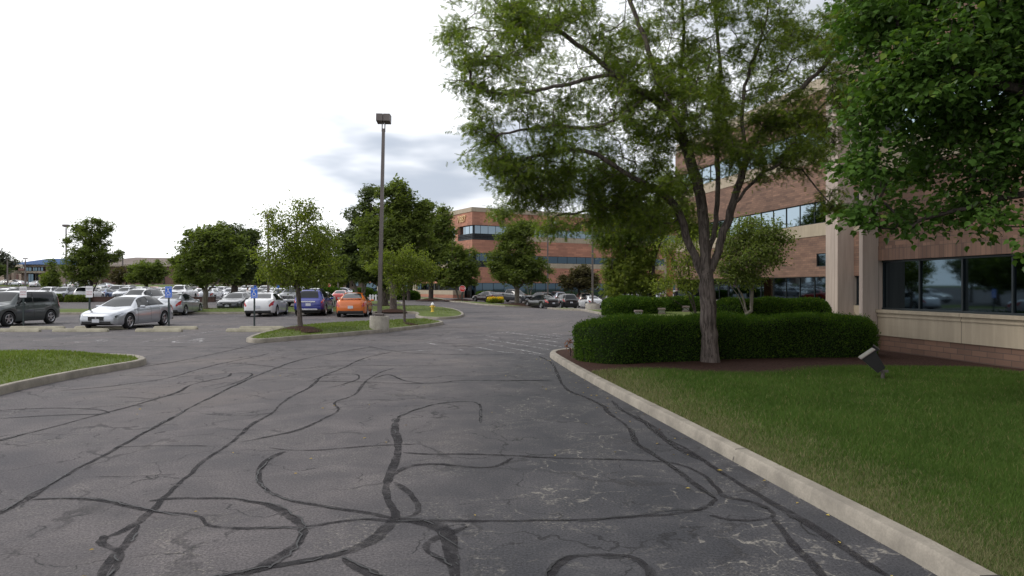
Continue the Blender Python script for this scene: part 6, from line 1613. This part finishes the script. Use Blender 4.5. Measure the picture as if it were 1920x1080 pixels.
park_tree(1168, 47, 'feathery light green weeping shrub tree left of locust trunk', [(1175, 515, 36, 30), (1205, 535, 40, 18), (1148, 545, 28, 14), (1195, 490, 34, 26), (1150, 505, 16, 22)], 330, M['l_bright'], 'barkd', .10, name='weeping_tree', kind='locust', size=.34, tl=26, spread=.24, stems=5, group=GT, gap=.25)
# second locust, behind the far hedge
D = 47; x = X(1223, D); tree('locust_tree', 'smaller dark locust with upright trunk rising behind the far hedge', (x, D, float(gz(x, D))), [limb(D, (1226, 585), (1222, 540), (1222, 500), (1230, 470), (1243, 440), (1248, 400), (1242, 350)), limb(D, (1222, 500), (1205, 470), (1180, 440), (1140, 420)), limb(D, (1243, 440), (1275, 428), (1310, 420)), limb(D, (1230, 470), (1215, 430), (1200, 380))],
    lob(D, (1180, 420, 60, 34), (1240, 390, 56, 40), (1290, 420, 40, 36), (1150, 450, 40, 22), (1210, 455, 45, 24), (1125, 425, 30, 22), (1270, 350, 40, 30)), 330, 'locust', M['l_locust'], M['barkd'], .20, tips_leaf=30, size=.34, spread=.32, step=.5, r_tip=.01, zmin=Z(510, D), gap=.2, seed=31, group=GT)
# multi-stemmed small trees by the entrance
D = 33; x = X(1396, D); tree('magnolia_tree', 'glossy leaved small tree with pale splayed stems right of the big trunk', (x, D, .1), [limb(D, (1396, 600), (1398, 590)), limb(D, (1398, 590), (1388, 560), (1370, 535), (1355, 510)), limb(D, (1400, 590), (1395, 560), (1378, 530), (1380, 480)), limb(D, (1408, 590), (1410, 550), (1410, 520), (1412, 470), (1410, 420)), limb(D, (1411, 520), (1430, 490), (1455, 470))],
    lob(D, (1400, 475, 62, 42), (1370, 510, 34, 28), (1440, 465, 42, 40), (1410, 430, 50, 28), (1365, 450, 26, 30), (1455, 430, 22, 18), (1400, 520, 40, 18), (1470, 450, 18, 14)), 420, 'simple', M['l_mid'], M['barkp'], .10, tips_leaf=36, size=.14, spread=.2, step=.3, zmin=Z(535, D), flare=.1, gap=.3, seed=32, group=GT)
D = 34; x = X(1306, D); tree('magnolia_tree', 'airy small tree with dark crossing stems left of the big trunk', (x, D, .1), [limb(D, (1306, 600), (1304, 590)), limb(D, (1304, 590), (1290, 550), (1268, 500), (1246, 455)), limb(D, (1306, 590), (1296, 545), (1290, 500), (1285, 450)), limb(D, (1308, 592), (1270, 568), (1245, 548))],
    lob(D, (1275, 500, 36, 34), (1255, 460, 26, 24), (1300, 470, 26, 34), (1240, 535, 18, 14), (1290, 535, 26, 18)), 170, 'simple', M['l_bright'], M['barkd'], .06, tips_leaf=24, size=.14, spread=.22, step=.3, zmin=Z(560, D), flare=.1, gap=.15, seed=33, group=GT)
# trees standing left of the view; the photo shows them only mirrored in the office windows
for i, (x, y, h, r_) in enumerate([(-40, 46, 7.5, 2.7), (-45, 51, 8.0, 3.0), (-50.5, 57, 7.5, 2.9), (-57, 62, 9.0, 3.2), (-45, 44, 7.0, 2.8), (-64, 70, 9.5, 3.4), (-53, 50, 8.0, 3.0)]):
    tree('shade_tree', 'tree beyond the left photo edge, seen mirrored in the office windows', (x, y, 0), [[(x, y, -.1), (x, y, h * .3), (x, y, h * .9)]], [(x, y, h * .55, r_, r_, h * .36), (x + r_ * .5, y, h * .45, r_ * .7, r_ * .7, h * .2), (x - r_ * .5, y + .5, h * .5, r_ * .7, r_ * .7, h * .2)],
         170, 'cluster', M['l_mid'], M['barkd'], .16, tips_leaf=26, size=.34, spread=.35, step=.6, r_tip=.012, zmin=1.4, gap=.3, seed=70 + i, group='trees beyond the left photo edge')
# the belt of trees beyond the car parks
bg_ = [(455, 170, 'far tree above the cream wall', 24, 'l_dark'), (492, 165, 'far tree directly right of the cream wall', 22, 'l_mid'), (530, 172, 'far tree behind the small distant blue sign', 24, 'l_dark'), (562, 168, 'far tree behind the young bright tree trunk', 24, 'l_mid'),
       (596, 175, 'far tree left of the distant stop sign', 20, 'l_dark'), (630, 160, 'light green far tree above the red sedan', 16, 'l_bright'), (655, 180, 'far tree on the skyline between young tree and pale twisted trunk', 18, 'l_mid'), (420, 178, 'far tree behind the dense pale trunk tree', 26, 'l_mid'),
       (350, 182, 'far tree at the right end of the brown building', 18, 'l_mid'), (612, 200, 'faint low tree on the horizon gap', 24, 'l_mid'), (20, 235, 'far tree behind the flat entrance canopy at far left', 18, 'l_dark'), (735, 160, 'far tree closing the view behind the light pole base', 20, 'l_dark')]
for px, D, l, rx, lm in bg_:
    yc = (512 if rx > 18 else 517) if px > 30 else 503
    park_tree(px, D, l, [(px, yc, rx, 13), (px + rx * .4, yc + 8, rx * .7, 12), (px - rx * .45, yc + 6, rx * .6, 12)], 120, M[lm], 'barkd', .3, size=.60, tl=26, spread=.7, group='far trees beyond the car parks', gap=.4, seed=int(px * 3))

# ---- hedges and shrubs
def hedge(name, label, path, hw, h, g, n, size=.05, seed=3, cat='hedge', lump=.06, m=None, core=None, group=None, extra=None):
    rg = np.random.default_rng(seed); P = resample(smooth_poly(path, False, 2), .16 if len(path) > 1 else 1, False); N = normals2(P, False); k = len(P); ang = np.linspace(0, math.pi, 15); V = []
    tt = np.linspace(0, 1, k); L = np.linalg.norm(np.diff(P, axis=0), axis=1).sum(); dist = tt * L
    for i in range(k):
        e = min(1, min(dist[i], L - dist[i]) / (hw * .9)); ez = math.sqrt(max(.0, 1 - (1 - e) ** 2)); ww = hw * (.06 + .94 * ez); hh = h * (.40 + .60 * ez ** .6)
        for a in ang:
            c, s_ = math.cos(a), math.sin(a); ex = .42
            ox = math.copysign(abs(c) ** ex, c) * ww; oz = (abs(s_) ** ex) * hh
            wv = lump * (math.sin(P[i][0] * 3.1 + a * 3) + math.sin(P[i][1] * 4.3 + a * 5 + P[i][0]) + .6 * math.sin(P[i][0] * 9 + a * 7))
            q = P[i] + N[i] * (ox + wv * .6 * c); V.append((q[0], q[1], g + max(-.02, oz + wv * .5 * s_)))
    V = np.array(V); m_ = len(ang); F_ = []
    for i in range(k - 1):
        for j in range(m_ - 1): F_.append((i * m_ + j, (i + 1) * m_ + j, (i + 1) * m_ + j + 1, i * m_ + j + 1))
    base = np.array([P[:, 0].mean(), P[:, 1].mean(), g])
    F4 = np.array(F_); A, B, C, D_ = [V[F4[:, q]] for q in range(4)]
    nr = np.cross(C - A, D_ - B); ar = np.linalg.norm(nr, axis=1) / 2; nr /= np.linalg.norm(nr, axis=1)[:, None] + 1e-9
    cc = (A + C) / 2 - np.column_stack([np.repeat(P[:-1, 0], m_ - 1), np.repeat(P[:-1, 1], m_ - 1), np.full(len(F4), g + h * .4)])
    sg = np.sign((nr * cc).sum(1)); nr *= sg[:, None]
    idx = rg.choice(len(F4), n, p=ar / ar.sum()); u = rg.random((n, 1)); v = rg.random((n, 1))
    p = (A[idx] * (1 - u) + B[idx] * u) * (1 - v) + (D_[idx] * (1 - u) + C[idx] * u) * v
    d = nr[idx] * rg.uniform(.2, 1.2, (n, 1)) + rg.normal(0, .6, (n, 3)); d[:, 2] += .5
    p = p + nr[idx] * (rg.normal(-.01, .03, (n, 1)) + (rg.random((n, 1)) < .04) * rg.uniform(0, .1, (n, 1)))
    me = leaves_mesh('leaves', 'needle', p - base, d, rg.normal(0, 1, (n, 3)), size * rg.uniform(.6, 1.5, n))
    b = bmesh.new(); b.from_mesh(me)
    vs_ = [b.verts.new(q) for q in (V - base) * 1.0 - 0]
    for f in F_:
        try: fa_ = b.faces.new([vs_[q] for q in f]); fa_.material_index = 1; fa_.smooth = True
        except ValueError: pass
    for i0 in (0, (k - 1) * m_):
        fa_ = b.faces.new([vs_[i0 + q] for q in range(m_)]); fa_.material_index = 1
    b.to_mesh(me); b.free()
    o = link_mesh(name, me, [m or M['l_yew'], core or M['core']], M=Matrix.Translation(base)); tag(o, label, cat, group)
    return o
hedge('clipped_hedge', 'long clipped yew hedge behind the big locust trunk', [(1.62, 15.25), (2.6, 15.7), (4.2, 16.4), (6.4, 16.9), (8.95, 17.1)], .95, .94, .12, 120000, .045, 3)
hedge('clipped_hedge', 'mounded clipped hedge with rounded left end beyond the driveway', [(5.6, 40.5), (7.0, 41.0), (9.0, 41.6)], 1.3, 1.0, .1, 26000, .11, 4)
hedge('clipped_hedge', 'small hedge piece between the brick pier and the big trunk', [(9.6, 44.5), (11.2, 45), (12.8, 45)], 1.0, .95, .1, 14000, .12, 5)
hedge('clipped_hedge', 'dark hedge below the office windows right of the big trunk', [(10.2, 34.0), (12.0, 34.6), (14.2, 35.2), (16.2, 35.6)], 1.2, 1.02, .1, 30000, .10, 6)
hedge('clipped_hedge', 'dark low hedge in front of the planter wall across the road', [(X(700, 92), 92), (X(740, 92), 92.5), (X(785, 92), 93)], 1.2, 1.1, 0, 7000, .22, 7)
hedge('clipped_hedge', 'bright green hedge block between stop sign and plum sedan', [(X(893, 98), 98), (X(925, 98), 98.5)], 1.2, 1.1, -.05, 5000, .2, 8)
hedge('clipped_hedge', 'hedge row left of the red sedan below the distant stop sign', [(X(592, 96), 96), (X(640, 96), 97)], 1.2, 1.3, .2, 6000, .22, 9)
hedge('clipped_hedge', 'hedge row right of the red sedan before the carport', [(X(662, 110), 110), (X(700, 110), 110)], 1.4, 1.5, 0, 6000, .22, 10)
for i, (px, w, l) in enumerate([(100, .8, 'round green shrub at the left end of the brown wall'), (134, .5, 'small shrub on the brown wall below the steel grey suv'), (153, .75, 'low shrub on the brown wall left of second white sign')]):
    x = X(px, 80.4); hedge('shrub', l, [(x - w, 80.5), (x, 80.4), (x + w, 80.5)], .55, .85 if i == 0 else .7, .0, 3000, .16, 20 + i, cat='shrub', m=M['l_mid'])
# red twigs poking out at the hedge end
tree('small_shrub', 'little russet leaved shrub at the left end of the clipped hedge', (1.42, 16.55, .12), [[(1.42, 16.55, .1), (1.42, 16.55, .3)]], [(1.40, 16.55, .42, .13, .13, .16)], 22, 'simple', leaf_mat('russet_leaf', (.16, .05, .02), (.24, .09, .03)), M['barkd'], .01, tips_leaf=8, size=.05, spread=.03, step=.1, r_tip=.003, zmin=0, gap=2, cat='shrub', seed=4)
# daylilies
def flowers():
    rg = np.random.default_rng(9); D = 79; x0, x1 = X(914, D), X(943, D); g = float(gz((x0 + x1) / 2, D)) + .1; base = np.array([(x0 + x1) / 2, D, g])
    root = empty('flower_bed', base); tag(root, 'clump of yellow flowers on the verge left of the forked pale trunk', 'flowers')
    n = 2600; p = np.column_stack([rg.uniform(x0, x1, n), D + rg.uniform(-.9, .9, n), g + rg.uniform(0, .35, n)]); e = 1 - ((p[:, 0] - base[0]) / ((x1 - x0) / 2)) ** 2; p[:, 2] = g + (p[:, 2] - g) * (.5 + .6 * e)
    d = rg.normal(0, .5, (n, 3)); d[:, 2] = abs(d[:, 2]) + .8
    link_mesh('foliage', leaves_mesh('foliage', 'needle', p - base, d, rg.normal(0, 1, (n, 3)), rg.uniform(.25, .45, n)), M['l_bright'], root)
    n = 420; p = np.column_stack([rg.uniform(x0, x1, n), D + rg.uniform(-.9, .9, n), g + rg.uniform(.40, .72, n)])
    link_mesh('blossoms', leaves_mesh('blossoms', 'cluster', p - base, rg.normal(0, 1, (n, 3)), rg.normal(0, .5, (n, 3)) + np.array([0, -.5, .8]), rg.uniform(.11, .18, n)), M['petal'], root)
flowers()

# ---- grass blades
def blades(name, poly, zfun, n, sampler, hgt, wid, m, seed):
    rg = np.random.default_rng(seed); P = []
    got = 0; poly = np.array(poly)
    while got < n:
        x, y = sampler(rg, n); ok = inside(x, y, poly); x, y = x[ok], y[ok]; P.append(np.column_stack([x, y])); got += len(x)
    P = np.concatenate(P)[:n]; z = zfun(P[:, 0], P[:, 1]); dist = np.hypot(P[:, 0], P[:, 1])
    sc = np.clip(dist / 7, .8, 3.0); a = rg.uniform(0, 2 * math.pi, n); h = hgt * rg.uniform(.5, 1.3, n) * np.clip(sc, .8, 1.3); w = wid * sc * rg.uniform(.7, 1.3, n)
    lean = rg.normal(0, .55, (n, 2)) * h[:, None]; sd_ = np.column_stack([np.cos(a), np.sin(a)]) * w[:, None]
    b0 = np.column_stack([P - sd_, z - .01]); b1 = np.column_stack([P + sd_, z - .01]); t = np.column_stack([P + lean, z + h])
    V = np.stack([b0, b1, t], 1).reshape(-1, 3)
    me = np_mesh(name, V, np.arange(3 * n), np.full(n, 3)); tag(link_mesh(name, me, m), kind='stuff')
Bp = resample(LAWN, .4, True)
def zf_lawn(x, y): return surface_z(x, y, Bp, .112, .045, .8)
def smp(rg, n):
    y = 3.2 + 13.5 * rg.random(n) ** 1.7; x = 1.5 + (y * .78 - 1.0) * rg.random(n); return x, y
blades('grass_blades', LAWN, zf_lawn, 230000, smp, .042, .0035, M['blade'], 1)
for inner, base, md, reach, nb_ in LAWNS:
    Bq = resample(inner, .5, True); lo, hi = Bq.min(0), Bq.max(0); lo = np.maximum(lo, [-26, 9]); 
    def smp2(rg, n, lo=lo, hi=hi): return rg.uniform(lo[0], hi[0], n), rg.uniform(lo[1], hi[1], n)
    blades('grass_blades', inner, lambda x, y, Bq=Bq, base=base, md=md, reach=reach: surface_z(x, y, Bq, base, md, reach), nb_, smp2, .04, .005, M['blade2'], 2)
